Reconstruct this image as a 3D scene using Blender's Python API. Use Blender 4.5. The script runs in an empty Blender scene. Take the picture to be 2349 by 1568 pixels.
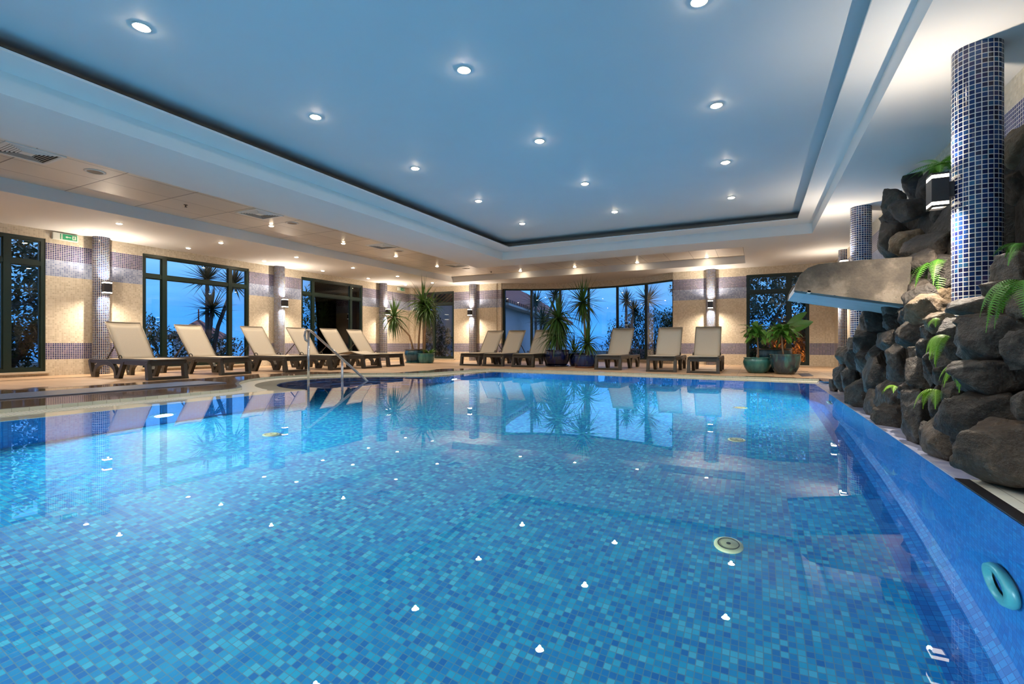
import bpy, bmesh, math, random
from mathutils import Vector, Matrix, noise
from mathutils.geometry import tessellate_polygon
PI=math.pi
R=random.Random(7)
sc=bpy.context.scene
C=sc.collection

# ---------------------------------------------------------------- helpers
class MB:
    def __init__(s):
        s.bm=bmesh.new(); s.uv=s.bm.loops.layers.uv.new('UVMap')
    def box(s,x0,x1,y0,y1,z0,z1):
        return s.hexa([(x0,y0,z0),(x1,y0,z0),(x1,y1,z0),(x0,y1,z0),(x0,y0,z1),(x1,y0,z1),(x1,y1,z1),(x0,y1,z1)])
    def hexa(s,p):
        v=[s.bm.verts.new(q) for q in p]
        for f in((3,2,1,0),(4,5,6,7),(0,1,5,4),(1,2,6,5),(2,3,7,6),(3,0,4,7)):
            s.bm.faces.new([v[i] for i in f])
        return s
    def face(s,pts,uvs=None):
        f=s.bm.faces.new([s.bm.verts.new(p) for p in pts])
        if uvs:
            for l,u in zip(f.loops,uvs): l[s.uv].uv=u
        return f
    def prism(s,poly,axis,a,b):
        # poly: 2D points in the plane across `axis`; extruded from a to b
        def P(q,t):
            return {'x':(t,q[0],q[1]),'y':(q[0],t,q[1]),'z':(q[0],q[1],t)}[axis]
        va=[s.bm.verts.new(P(q,a)) for q in poly]; vb=[s.bm.verts.new(P(q,b)) for q in poly]
        n=len(poly)
        for i in range(n): s.bm.faces.new([va[i],va[(i+1)%n],vb[(i+1)%n],vb[i]])
        tri=tessellate_polygon([[Vector((q[0],q[1],0)) for q in poly]])
        for t in tri:
            s.bm.faces.new([va[i] for i in t]); s.bm.faces.new([vb[i] for i in t])
        return s
    def band(s,pts,h0,h1,axis,a,b,closed=False):
        # ribbon of varying profile: pts centre line in 2D, half thickness list h
        pass
    def lathe(s,prof,seg=24,c=(0,0,0),a0=0,a1=2*PI,uvr=None,smooth=True):
        full=abs(a1-a0-2*PI)<1e-6
        n=seg if full else seg+1
        rows=[]
        for r,z in prof:
            if r<1e-6: rows.append([s.bm.verts.new((c[0],c[1],c[2]+z))]*n)
            else: rows.append([s.bm.verts.new((c[0]+r*math.cos(a0+(a1-a0)*k/seg),c[1]+r*math.sin(a0+(a1-a0)*k/seg),c[2]+z)) for k in range(n)])
        for i in range(len(prof)-1):
            for k in range(seg):
                k2=(k+1)%n
                q=[rows[i][k],rows[i][k2],rows[i+1][k2],rows[i+1][k]]
                u=[]; 
                for w in q:
                    if w not in u: u.append(w)
                if len(u)<3: continue
                try: f=s.bm.faces.new(u)
                except ValueError: continue
                f.smooth=smooth
                if uvr:
                    ks=[k,k+1,k+1,k]; zs=[prof[i][1],prof[i][1],prof[i+1][1],prof[i+1][1]]
                    for l,kk,zz in zip(f.loops,ks,zs): l[s.uv].uv=((a0+(a1-a0)*kk/seg)*uvr,zz)
        return s
    def tube(s,pts,r,seg=10,caps=True):
        pts=[Vector(p) for p in pts]; n=len(pts)
        rr=r if isinstance(r,(list,tuple)) else [r]*n
        rings=[]; up=None
        for i,p in enumerate(pts):
            d=(pts[min(i+1,n-1)]-pts[max(i-1,0)]).normalized()
            if up is None:
                up=Vector((0,0,1)) if abs(d.z)<.9 else Vector((1,0,0))
            x=d.cross(up)
            if x.length<1e-4: x=d.orthogonal()
            x.normalize(); y=x.cross(d).normalized(); up=y
            rings.append([s.bm.verts.new(p+rr[i]*(math.cos(2*PI*k/seg)*x+math.sin(2*PI*k/seg)*y)) for k in range(seg)])
        for i in range(n-1):
            for k in range(seg):
                f=s.bm.faces.new([rings[i][k],rings[i][(k+1)%seg],rings[i+1][(k+1)%seg],rings[i+1][k]]); f.smooth=True
        if caps:
            s.bm.faces.new(rings[0][::-1]); s.bm.faces.new(rings[-1])
        return s
    def bar(s,a,b,w,t,up=(0,0,1)):
        a=Vector(a);b=Vector(b);d=(b-a).normalized();u=Vector(up);x=d.cross(u).normalized();y=x.cross(d).normalized()
        p=[]
        for q in(a,b):
            for sx,sy in((-1,-1),(1,-1),(1,1),(-1,1)): p.append(q+x*sx*w/2+y*sy*t/2)
        return s.hexa([p[0],p[1],p[2],p[3],p[4],p[5],p[6],p[7]])
    def leaf(s,p,d,L,w,droop,n=5,side=None,fold=.25,wp=None):
        p=Vector(p);d=Vector(d).normalized()
        side=Vector(side) if side else d.cross(Vector((0,0,1)))
        if side.length<1e-3: side=Vector((1,0,0))
        side.normalize()
        prev=None
        for i in range(n+1):
            t=i/n
            if wp: ww=w*wp(t)
            else: ww=w*(0.55+.45*math.sin(PI*min(1,t*1.1+.15)))*(1-t**2.2)+.001
            nrm=side.cross(d).normalized()
            mid=p-nrm*fold*ww
            cur=[s.bm.verts.new(p-side*ww/2),s.bm.verts.new(mid),s.bm.verts.new(p+side*ww/2)]
            if prev:
                for k in(0,1):
                    f=s.bm.faces.new([prev[k],prev[k+1],cur[k+1],cur[k]]); f.smooth=True
            prev=cur
            p=p+d*(L/n)
            d=(d+Vector((0,0,-droop/n))).normalized()
        return s
    def build(s,name,mat=None,parent=None,smooth=False,bevel=0,norm=True):
        if norm: bmesh.ops.recalc_face_normals(s.bm,faces=s.bm.faces)
        me=bpy.data.meshes.new(name); s.bm.to_mesh(me); s.bm.free()
        if smooth:
            for p in me.polygons: p.use_smooth=True
        o=bpy.data.objects.new(name,me); C.objects.link(o)
        if mat: me.materials.append(mat)
        if parent: o.parent=parent
        if bevel:
            m=o.modifiers.new('Bevel','BEVEL'); m.width=bevel; m.segments=2; m.limit_method='ANGLE'
        return o
def tag(o,label,cat,group=None,kind=None):
    o['label']=label; o['category']=cat
    if group: o['group']=group
    if kind: o['kind']=kind
    return o
def thing(name,label,cat,loc=(0,0,0),rz=0,group=None,kind=None):
    o=bpy.data.objects.new(name,None); C.objects.link(o); o.empty_display_size=.1
    o.location=loc; o.rotation_euler=(0,0,rz)
    return tag(o,label,cat,group,kind)
def struct(o): o['kind']='structure'; return o
def sroot(name,loc=(0,0,0)):
    o=bpy.data.objects.new(name,None); C.objects.link(o); o.location=loc; o['kind']='structure'; return o
def copy_tree(o,parent=None):
    c=o.copy(); C.objects.link(c)
    if parent: c.parent=parent
    for ch in list(o.children): copy_tree(ch,c)
    return c
ORD=['first','second','third','fourth','fifth','sixth','seventh','eighth']

# ---------------------------------------------------------------- materials
class NT:
    def __init__(s,name):
        s.m=bpy.data.materials.new(name); s.m.use_nodes=True; s.t=s.m.node_tree; s.t.nodes.clear()
        s.out=s.n('ShaderNodeOutputMaterial')
    def n(s,k,**kw):
        q=s.t.nodes.new(k)
        for a,b in kw.items(): setattr(q,a,b)
        return q
    def l(s,a,b): s.t.links.new(a,b)
    def put(s,inp,v):
        if hasattr(v,'links') or isinstance(v,bpy.types.NodeSocket): s.l(v,inp)
        elif isinstance(v,(tuple,list)) and len(v)==3 and inp.type=='RGBA': inp.default_value=(*v,1)
        else: inp.default_value=v
    def math(s,op,a,b=0.0,c=0.0):
        q=s.n('ShaderNodeMath',operation=op)
        s.put(q.inputs[0],a); s.put(q.inputs[1],b); s.put(q.inputs[2],c); return q.outputs[0]
    def mix(s,f,a,b):
        q=s.n('ShaderNodeMix',data_type='RGBA'); s.put(q.inputs[0],f); s.put(q.inputs[6],a); s.put(q.inputs[7],b); return q.outputs[2]
    def fmix(s,f,a,b):
        q=s.n('ShaderNodeMix',data_type='FLOAT'); s.put(q.inputs[0],f); s.put(q.inputs[2],a); s.put(q.inputs[3],b); return q.outputs[0]
    def xyz(s,v):
        q=s.n('ShaderNodeSeparateXYZ'); s.l(v,q.inputs[0]); return q.outputs
    def comb(s,x,y,z=0.0):
        q=s.n('ShaderNodeCombineXYZ'); s.put(q.inputs[0],x); s.put(q.inputs[1],y); s.put(q.inputs[2],z); return q.outputs[0]
    def noise(s,vec,scale,detail=3,rough=.5,dist=0.0):
        q=s.n('ShaderNodeTexNoise'); 
        if vec is not None: s.l(vec,q.inputs['Vector'])
        q.inputs['Scale'].default_value=scale;q.inputs['Detail'].default_value=detail;q.inputs['Roughness'].default_value=rough;q.inputs['Distortion'].default_value=dist
        return q.outputs['Fac']
    def white(s,vec):
        q=s.n('ShaderNodeTexWhiteNoise',noise_dimensions='3D'); s.l(vec,q.inputs['Vector']); return q.outputs['Value']
    def ramp(s,f,stops,interp='LINEAR'):
        q=s.n('ShaderNodeValToRGB'); s.put(q.inputs[0],f); r=q.color_ramp; r.interpolation=interp
        while len(r.elements)<len(stops): r.elements.new(.5)
        for e,(p,c) in zip(r.elements,stops):
            e.position=p; e.color=(*c,1)
        return q.outputs[0]
    def step(s,a,lo,hi):
        q=s.n('ShaderNodeMapRange',interpolation_type='SMOOTHSTEP'); s.put(q.inputs[0],a); q.inputs[1].default_value=lo;q.inputs[2].default_value=hi; return q.outputs[0]
    def obj(s): return s.n('ShaderNodeTexCoord').outputs['Object']
    def uvc(s): return s.n('ShaderNodeTexCoord').outputs['UV']
    def pos(s): return s.n('ShaderNodeNewGeometry').outputs['Position']
    def planar(s):
        # coordinates along a surface, in metres: across / up on walls, x / y on floors
        g=s.n('ShaderNodeNewGeometry'); p=s.xyz(s.obj()); n=s.xyz(g.outputs['True Normal'])
        ax=s.math('GREATER_THAN',s.math('ABSOLUTE',n[0]),.6); az=s.math('GREATER_THAN',s.math('ABSOLUTE',n[2]),.6)
        u=s.fmix(ax,p[0],p[1]); v=s.fmix(az,p[2],p[1]); return u,v,p
    def tiles(s,u,v,pu,pv,g):
        # returns grout mask (1 on grout) and per-tile random value
        su=s.math('DIVIDE',u,pu); sv=s.math('DIVIDE',v,pv)
        fu=s.math('FRACT',su); fv=s.math('FRACT',sv)
        eu=s.math('SUBTRACT',.5,s.math('ABSOLUTE',s.math('SUBTRACT',fu,.5)))
        ev=s.math('SUBTRACT',.5,s.math('ABSOLUTE',s.math('SUBTRACT',fv,.5)))
        e=s.math('MINIMUM',eu,ev)
        rnd=s.white(s.comb(s.math('FLOOR',su),s.math('FLOOR',sv),.5))
        return s.math('LESS_THAN',e,g),rnd,e
    def bump(s,h,strength=.3,dist=.01):
        q=s.n('ShaderNodeBump'); q.inputs['Strength'].default_value=strength; q.inputs['Distance'].default_value=dist; s.l(h,q.inputs['Height']); return q.outputs[0]
    def pbr(s,col,rough=.5,metal=0.0,normal=None,spec=.5,coat=0.0,emit=None,es=0.0,**kw):
        q=s.n('ShaderNodeBsdfPrincipled')
        s.put(q.inputs['Base Color'],col); s.put(q.inputs['Roughness'],rough); s.put(q.inputs['Metallic'],metal)
        q.inputs['Specular IOR Level'].default_value=spec; q.inputs['Coat Weight'].default_value=coat; q.inputs['Coat Roughness'].default_value=.02
        if normal is not None: s.l(normal,q.inputs['Normal'])
        if emit: q.inputs['Emission Color'].default_value=(*emit,1); q.inputs['Emission Strength'].default_value=es
        s.l(q.outputs[0],s.out.inputs[0]); return s.m
def simple(name,col,rough=.5,metal=0,var=.0,scale=20,spec=.5,coat=0,bump=0):
    t=NT(name); o=t.obj(); nz=t.noise(o,scale,4)
    c=t.mix(nz,tuple(x*(1-var) for x in col),tuple(min(1,x*(1+var)) for x in col))
    return t.pbr(c,rough,metal,t.bump(nz,bump,.01) if bump else None,spec,coat)
def emissive(name,col,st):
    t=NT(name); return t.pbr((.8,.8,.8),.4,emit=col,es=st)

PT=.0333
def m_wall():
    t=NT('wall_mosaic'); u,v,p=t.planar(); g,r,e=t.tiles(u,v,PT,PT,.085)
    z=p[2]
    def between(a,b): return t.math('MULTIPLY',t.math('GREATER_THAN',z,a),t.math('LESS_THAN',z,b))
    dark=t.math('ADD',between(.333,.633),between(2.1645,2.4642)); light=between(1.8648,2.1645)
    big=t.noise(t.obj(),.9,2)
    beige=t.ramp(r,[(0,(.49,.415,.305)),(.5,(.575,.495,.38)),(1,(.66,.585,.47))])
    navy=t.ramp(r,[(0,(.018,.022,.085)),(.5,(.035,.04,.15)),(.85,(.075,.06,.17)),(1,(.14,.10,.2))])
    grey=t.ramp(r,[(0,(.16,.2,.36)),(.5,(.25,.3,.47)),(1,(.4,.44,.58))])
    c=t.mix(light,t.mix(dark,beige,navy),grey)
    gr=t.mix(dark,(.66,.57,.43),(.66,.62,.58)); gr=t.mix(light,gr,(.5,.53,.6))
    c=t.mix(g,c,gr)
    return t.pbr(c,t.fmix(g,.28,.7),normal=t.bump(t.step(e,.04,.16),.25,.002))
def m_column():
    t=NT('column_mosaic'); p=t.xyz(t.uvc()); pt=2*PI*.136/26; g,r,e=t.tiles(p[0],p[1],pt,pt,.075)
    c=t.ramp(r,[(0,(.004,.006,.032)),(.45,(.006,.014,.068)),(.75,(.009,.030,.11)),(.93,(.014,.06,.13)),(1,(.04,.025,.08))])
    c=t.mix(g,c,(.72,.66,.58))
    return t.pbr(c,t.fmix(g,.12,.7),normal=t.bump(t.step(e,.03,.14),.4,.002))
def m_pool(name,cols,grout,pitch=.0305,rough=.35,gw=.06,coat=0.0):
    t=NT(name); u,v,p=t.planar(); g,r,e=t.tiles(u,v,pitch,pitch,gw)
    c=t.ramp(r,cols); c=t.mix(g,c,grout)
    return t.pbr(c,rough,coat=coat)
def m_deck():
    t=NT('terracotta_tiles'); u,v,p=t.planar(); g,r,e=t.tiles(u,v,.3,.3,.012)
    o=t.obj(); nz=t.noise(o,6,5,.6)
    c=t.ramp(r,[(0,(.38,.235,.13)),(.5,(.46,.295,.17)),(1,(.53,.35,.21))])
    c=t.mix(t.math('MULTIPLY',nz,.45),c,(.58,.41,.26)); c=t.mix(g,c,(.20,.14,.10))
    # rain-like splash water by the pool's left side: puddles with their own outlines
    pn=t.noise(t.n('ShaderNodeMapping').outputs[0] if False else o,1.1,3,.55)
    near=t.math('MULTIPLY',t.step(p[0],-9.3,-7.9),t.math('SUBTRACT',1.0,t.step(p[1],6.2,9.0)))
    back=t.math('MULTIPLY',t.step(p[0],-6.9,-6.2),t.math('SUBTRACT',1.0,t.step(p[1],9.4,10.3)))
    wet=t.step(t.math('ADD',t.math('MULTIPLY',pn,.9),t.math('MULTIPLY',t.math('MAXIMUM',near,back),.55)),.68,.86)
    c=t.mix(t.math('MULTIPLY',wet,.72),c,(.075,.05,.042))
    return t.pbr(c,t.fmix(wet,.5,.07),normal=t.bump(nz,.08,.004),spec=.5)
def m_rock(name,a,b,c3):
    t=NT(name); o=t.obj(); n1=t.noise(o,5,8,.65,.6); n2=t.noise(o,26,6,.6); n3=t.noise(o,1.7,3)
    oi=t.n('ShaderNodeObjectInfo').outputs['Random']
    c=t.ramp(n1,[(.3,a),(.5,b),(.72,c3)])
    c=t.mix(t.math('MULTIPLY',n3,.5),c,t.mix(oi,(.012,.012,.013),(.06,.046,.035)))
    h=t.math('ADD',n1,t.math('MULTIPLY',n2,.4))
    return t.pbr(c,t.fmix(n2,.4,.7),normal=t.bump(h,1.0,.07),spec=.35)
def m_concrete():
    t=NT('stained_concrete'); o=t.obj(); n1=t.noise(o,4,7,.65); n2=t.noise(o,60,4,.6); n3=t.noise(o,1.6,3)
    pit=t.step(t.noise(o,38,2,.5),.70,.76)
    c=t.ramp(n1,[(.38,(.018,.014,.010)),(.5,(.052,.042,.031)),(.62,(.145,.122,.096))])
    c=t.mix(t.math('MULTIPLY',n3,.5),c,(.075,.06,.045)); c=t.mix(pit,c,(.04,.035,.03))
    return t.pbr(c,.8,normal=t.bump(t.math('SUBTRACT',n2,t.math('MULTIPLY',pit,1.5)),.4,.006))
def m_glass():
    t=NT('window_glass'); f=t.n('ShaderNodeFresnel'); f.inputs[0].default_value=1.5
    tr=t.n('ShaderNodeBsdfTransparent'); tr.inputs[0].default_value=(.93,.96,.97,1); gl=t.n('ShaderNodeBsdfGlossy'); gl.inputs['Roughness'].default_value=0.0
    mx=t.n('ShaderNodeMixShader'); t.l(f.outputs[0],mx.inputs[0]); t.l(tr.outputs[0],mx.inputs[1]); t.l(gl.outputs[0],mx.inputs[2]); t.l(mx.outputs[0],t.out.inputs[0]); return t.m
def m_water():
    t=NT('clear_water'); q=t.n('ShaderNodeBsdfPrincipled'); q.inputs['Base Color'].default_value=(.97,.99,1,1); q.inputs['Roughness'].default_value=0
    q.inputs['IOR'].default_value=1.333; q.inputs['Transmission Weight'].default_value=1
    o=t.obj(); h=t.noise(o,2.2,2,.5)
    t.l(t.bump(h,.022,.02),q.inputs['Normal'])
    t.l(q.outputs[0],t.out.inputs[0]); return t.m
def m_panel():
    t=NT('metal_ceiling_panel'); u,v,p=t.planar(); g,r,e=t.tiles(t.math('ADD',u,.25),t.math('ADD',v,.12),.605,.91,.008)
    nz=t.noise(t.obj(),3,3)
    c=t.mix(r,(.66,.58,.49),(.74,.66,.56)); c=t.mix(g,c,(.2,.15,.11))
    return t.pbr(c,t.fmix(nz,.34,.40),t.fmix(g,.3,0))
def m_leaf(name,a,b,rough=.38):
    t=NT(name); o=t.obj(); nz=t.noise(o,9,3); c=t.mix(nz,a,b)
    q=t.n('ShaderNodeBsdfPrincipled'); t.l(c,q.inputs['Base Color']); q.inputs['Roughness'].default_value=rough; q.inputs['Subsurface Weight'].default_value=0
    tl=t.n('ShaderNodeBsdfTranslucent'); t.l(c,tl.inputs[0]); mx=t.n('ShaderNodeMixShader'); mx.inputs[0].default_value=.22
    t.l(q.outputs[0],mx.inputs[1]); t.l(tl.outputs[0],mx.inputs[2]); t.l(mx.outputs[0],t.out.inputs[0]); return t.m
def m_glaze(name,a,b,c3):
    t=NT(name); o=t.obj(); p=t.xyz(o); st=t.noise(t.comb(t.math('MULTIPLY',p[0],9.0),t.math('MULTIPLY',p[1],9.0),t.math('MULTIPLY',p[2],1.6)),1.5,4,.6)
    c=t.ramp(t.math('ADD',st,t.math('MULTIPLY',t.math('SUBTRACT',p[2],.2),.35)),[(.3,a),(.5,b),(.72,c3)])
    return t.pbr(c,.16,coat=.4)
def m_grate():
    t=NT('overflow_grate'); p=t.xyz(t.uvc()); f=t.math('FRACT',t.math('DIVIDE',p[0],.026)); a=t.math('LESS_THAN',f,.36)
    c=t.mix(a,(.72,.70,.60),(.10,.11,.09)); return t.pbr(c,.35)
def m_lip(name,c1,c2,g):
    t=NT(name); u,v,p=t.planar(); gm,r,e=t.tiles(u,v,.12,.12,.02); c=t.mix(r,c1,c2); c=t.mix(gm,c,g); return t.pbr(c,.3,coat=1.0)
def m_tiledwhite():
    t=NT('white_floor_tile'); u,v,p=t.planar(); g,r,e=t.tiles(u,v,.31,.31,.006); c=t.mix(r,(.58,.62,.58),(.66,.69,.64)); c=t.mix(g,c,(.3,.31,.29)); return t.pbr(c,.25)
def m_roof():
    t=NT('clay_roof_tile'); p=t.xyz(t.obj()); w=t.math('SINE',t.math('MULTIPLY',p[1],16.0)); nz=t.noise(t.obj(),3,4)
    c=t.mix(nz,(.42,.12,.075),(.6,.2,.13)); c=t.mix(t.step(w,-.9,.2),(.07,.03,.025),c); return t.pbr(c,.8,normal=t.bump(w,.6,.05))
M=dict(
 wall=m_wall(),col=m_column(),deck=m_deck(),glass=m_glass(),water=m_water(),panel=m_panel(),concrete=m_concrete(),grate=m_grate(),roof=m_roof(),
 white=simple('white_plaster',(.70,.685,.665),.65,0,.02,3),
 blueceil=simple('coffer_plaster',(.56,.585,.60),.6,0,.02,3),
 slot=simple('painted_slot_shade',(.012,.012,.014),.9),  # near-black stands in for the shade inside the unlit slot
 floorpool=m_pool('pool_floor_mosaic',[(0,(.0,.15,.43)),(.3,(.0,.235,.52)),(.6,(.0,.33,.57)),(.82,(.008,.43,.62)),(1,(.09,.56,.69))],(.12,.27,.36)),
 wallpool=m_pool('pool_wall_mosaic',[(0,(.0,.065,.25)),(.5,(.0,.10,.32)),(1,(.002,.14,.37))],(.0,.045,.2),.0305,.4,.05),
 ledge=m_pool('pale_ledge_mosaic',[(0,(.33,.38,.62)),(.5,(.42,.47,.70)),(1,(.55,.58,.76))],(.40,.44,.62),.06,.3,.03,1.0),
 lip=m_lip('overflow_lip_tile',(.54,.55,.44),(.60,.60,.50),(.42,.42,.35)),
 curb=m_lip('deck_edge_tile',(.40,.42,.34),(.47,.48,.40),(.25,.25,.2)),
 whitetile=m_tiledwhite(),
 blacktile=simple('black_edge_tile',(.012,.012,.016),.2,0,.3,12),
 frame=simple('dark_green_aluminium',(.006,.018,.013),.35,0,.1),
 sill=simple('pale_stone_sill',(.55,.47,.36),.4,0,.1,8),
 bronze=simple('dark_grey_metal',(.05,.047,.05),.4,.7,.05),
 steel=simple('brushed_steel',(.62,.62,.62),.22,1,.03,40),
 lens=emissive('lit_lamp_glass',(1,.88,.70),5),
 dome=emissive('lit_halogen_lens',(1,.82,.58),130),
 poollens=emissive('lit_pool_lens',(.62,.92,1),22),
 trim=simple('white_lamp_trim',(.72,.69,.64),.4),
 resin=simple('taupe_resin',(.043,.035,.026),.38,0,.12,10),
 sling=simple('beige_sling_fabric',(.60,.52,.41),.8,0,.05,60),
 piping=simple('dark_elastic',(.03,.028,.025),.6),
 yucca=m_leaf('yucca_leaf',(.035,.085,.015),(.085,.17,.035)),
 yuccad=m_leaf('dusk_yucca_leaf',(.012,.03,.014),(.03,.06,.025)),
 fern=m_leaf('fern_leaf',(.03,.13,.006),(.075,.24,.015),.5),
 fernb=m_leaf('lime_fern_leaf',(.12,.28,.012),(.22,.42,.03),.5),
 broad=m_leaf('broad_leaf',(.05,.15,.02),(.11,.26,.035),.3),
 bush=m_leaf('hedge_leaf',(.012,.035,.012),(.035,.075,.025),.5),
 drytree=m_leaf('dry_leaf',(.20,.11,.045),(.36,.20,.08),.6),
 bark=simple('tan_bark',(.30,.19,.11),.85,0,.35,18,bump=.5),
 barkd=simple('grey_bark',(.10,.085,.075),.9,0,.35,12,bump=.5),
 soil=simple('potting_soil',(.035,.025,.018),.95,0,.4,40,bump=.6),
 pebble=simple('white_pebble_soil',(.35,.31,.26),.9,0,.6,60,bump=.9),
 potblue=m_glaze('deep_blue_glaze',(.004,.008,.04),(.008,.02,.085),(.02,.05,.13)),
 potnavy=m_glaze('near_black_blue_glaze',(.003,.004,.015),(.005,.008,.035),(.012,.016,.06)),
 potpetrol=m_glaze('petrol_glaze',(.008,.035,.055),(.014,.065,.10),(.025,.10,.14)),
 potteal=m_glaze('sea_green_glaze',(.022,.10,.095),(.035,.15,.135),(.06,.21,.18)),
 potmix=m_glaze('streaked_teal_glaze',(.006,.03,.05),(.035,.05,.06),(.05,.17,.15)),
 potrim=simple('brown_glazed_rim',(.07,.04,.025),.25,0,.3,30),
 terracotta=simple('terracotta_saucer',(.20,.075,.04),.6,0,.2,20),
 rockd=m_rock('dark_basalt',(.006,.005,.0045),(.023,.019,.016),(.125,.10,.08)),
 rockb=m_rock('brown_basalt',(.014,.010,.008),(.06,.043,.03),(.18,.135,.095)),
 rocklit=m_rock('lamplit_tan_stone',(.07,.045,.026),(.17,.12,.07),(.30,.23,.15)),  # tan tone is the sconce light put into the stone colour
 mortar=m_rock('dark_mortar',(.01,.009,.008),(.02,.018,.016),(.035,.03,.026)),
 mat=simple('slate_blue_rubber',(.10,.125,.19),.33,0,.12,6),
 mats=simple('slate_grate',(.05,.05,.08),.4,0,.15,6),
 inlet=simple('cream_plastic',(.62,.58,.30),.35),
 ring=simple('pale_turquoise_plastic',(.05,.24,.27),.35),
 dark=simple('dark_void',(.01,.01,.01),.8),
 signw=simple('white_sign_plastic',(.72,.74,.66),.4),
 signg=simple('exit_green',(.0,.26,.11),.4),
 render=simple('white_render',(.62,.60,.60),.8,0,.06,3),
 pinkwall=simple('pink_render',(.36,.22,.20),.8,0,.15,3),
 earth=simple('dark_garden_soil',(.03,.035,.025),.95,0,.4,3),
 sea=simple('dusk_sea',(.01,.035,.09),.15,0,.1,1),
)

# ---------------------------------------------------------------- room dimensions
XL,YB,XR,YF=-11.55,14.75,1.8,-6.0
ZS,ZP,ZC,ZL,ZD=2.69,2.88,3.05,2.88,.035
ARC=(-4.93,11.05,4.70)                       # centre and radius of the bow window
def arc(x,dr=0):
    return ARC[1]+math.sqrt(max(0,(ARC[2]+dr)**2-(x-ARC[0])**2))
BX=[-7.72,-6.90,-5.97,-5.0,-4.0,-3.03,-2.13]

# pool outline: water edge and deck edge, walked from the back right corner round to the near left
P0=[(.82,8.86),(-1.65,9.12),(-3.4,9.30),(-5.08,9.40),(-5.20,8.4),(-5.3,7.57),(-5.85,7.22),(-6.40,6.86),(-6.80,6.38),(-6.92,5.9),(-6.80,5.45),(-6.50,5.05),(-6.1,4.78),(-5.7,4.66),(-5.38,4.6),(-5.40,3.9),(-5.38,2.2),(-5.36,0),(-5.36,-5)]
P2=[(.95,9.46),(-1.65,9.74),(-3.6,9.94),(-5.62,10.04),(-5.80,8.6),(-6.00,7.85),(-6.55,7.62),(-7.10,7.28),(-7.52,6.72),(-7.70,6.05),(-7.60,5.52),(-7.28,5.02),(-6.88,4.64),(-6.4,4.34),(-6.12,4.1),(-6.04,3.7),(-6.02,2.2),(-6.02,0),(-6.02,-5)]
def refine(A):
    out=[]
    for i in range(len(A)-1):
        n=6 if 4<=i<=14 else 1
        p=[A[max(i-1,0)],A[i],A[i+1],A[min(i+2,len(A)-1)]]
        for k in range(n):
            t=k/n
            if n==1: out.append(A[i]); continue
            q=[.5*((2*p[1][d])+(-p[0][d]+p[2][d])*t+(2*p[0][d]-5*p[1][d]+4*p[2][d]-p[3][d])*t*t+(-p[0][d]+3*p[1][d]-3*p[2][d]+p[3][d])*t**3) for d in(0,1)]
            out.append(tuple(q))
    out.append(A[-1]); return out
P0=refine(P0); P2=refine(P2); P1=[(a[0]*.45+b[0]*.55,a[1]*.45+b[1]*.55) for a,b in zip(P0,P2)]
PC=[(a[0]*.08+b[0]*.92,a[1]*.08+b[1]*.92) for a,b in zip(P0,P2)]

def poly_face(mb,pts,z):
    v=[mb.bm.verts.new((p[0],p[1],z)) for p in pts]
    for t in tessellate_polygon([[Vector((p[0],p[1],0)) for p in pts]]):
        mb.bm.faces.new([v[i] for i in t])
def strip(mb,A,za,B,zb):
    s=0
    for i in range(len(A)-1):
        d=math.dist(B[i],B[i+1])
        mb.face([(*A[i],za),(*A[i+1],za),(*B[i+1],zb),(*B[i],zb)],[(s,0),(s+d,0),(s+d,1),(s,1)]); s+=d

# ---------------------------------------------------------------- floor, pool shell, water
mb=MB()
poly_face(mb,[(-11.75,-6.2),(-6.02,-6.2)]+P2[::-1]+[(.95,8.92),(2.1,8.92),(2.1,16.3),(-11.75,16.3)],ZD)
strip(mb,P2,ZD,P2,-.02)
o=struct(mb.build('floor',M['deck'],norm=False))
for p in o.data.polygons:
    if p.normal.z<-.5: p.flip()
mb=MB(); mb.box(-6.02,2.1,-6.2,-5,-.5,ZD); struct(mb.build('floor_near_end',M['deck']))
mb=MB(); strip(mb,PC,ZD+.004,P2,ZD+.004); strip(mb,PC,-.02,PC,ZD+.004); struct(mb.build('trim_1',M['curb']))
mb=MB(); strip(mb,P0,.0012,P1,.002); strip(mb,P0,-.02,P0,.0012); struct(mb.build('trim_2',M['lip']))
mb=MB(); strip(mb,P1,.003,PC,.005); strip(mb,P1,-.03,P1,.003); struct(mb.build('trim_3',M['grate']))
# basin
ZF=-1.3
basin=sroot('pool_basin')
mb=MB(); poly_face(mb,P0+[(.62,-5),(.62,8.86)],ZF); o=mb.build('basin_floor',M['floorpool'],basin,norm=False)
for p in o.data.polygons:
    if p.normal.z<0: p.flip()
mb=MB(); strip(mb,P0,ZF,P0,-.012); mb.face([(-5.36,-5,ZF),(.82,-5,ZF),(.82,-5,-.012),(-5.36,-5,-.012)])
# right wall with a coved foot
cv=[(.62,ZF),(.70,ZF+.015),(.77,ZF+.06),(.81,ZF+.13),(.82,ZF+.22),(.82,-.012)]
for a,b in zip(cv,cv[1:]):
    f=mb.face([(a[0],-5,a[1]),(a[0],8.86,a[1]),(b[0],8.86,b[1]),(b[0],-5,b[1])]); f.smooth=True
mb.build('basin_wall',M['wallpool'],basin)
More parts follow.
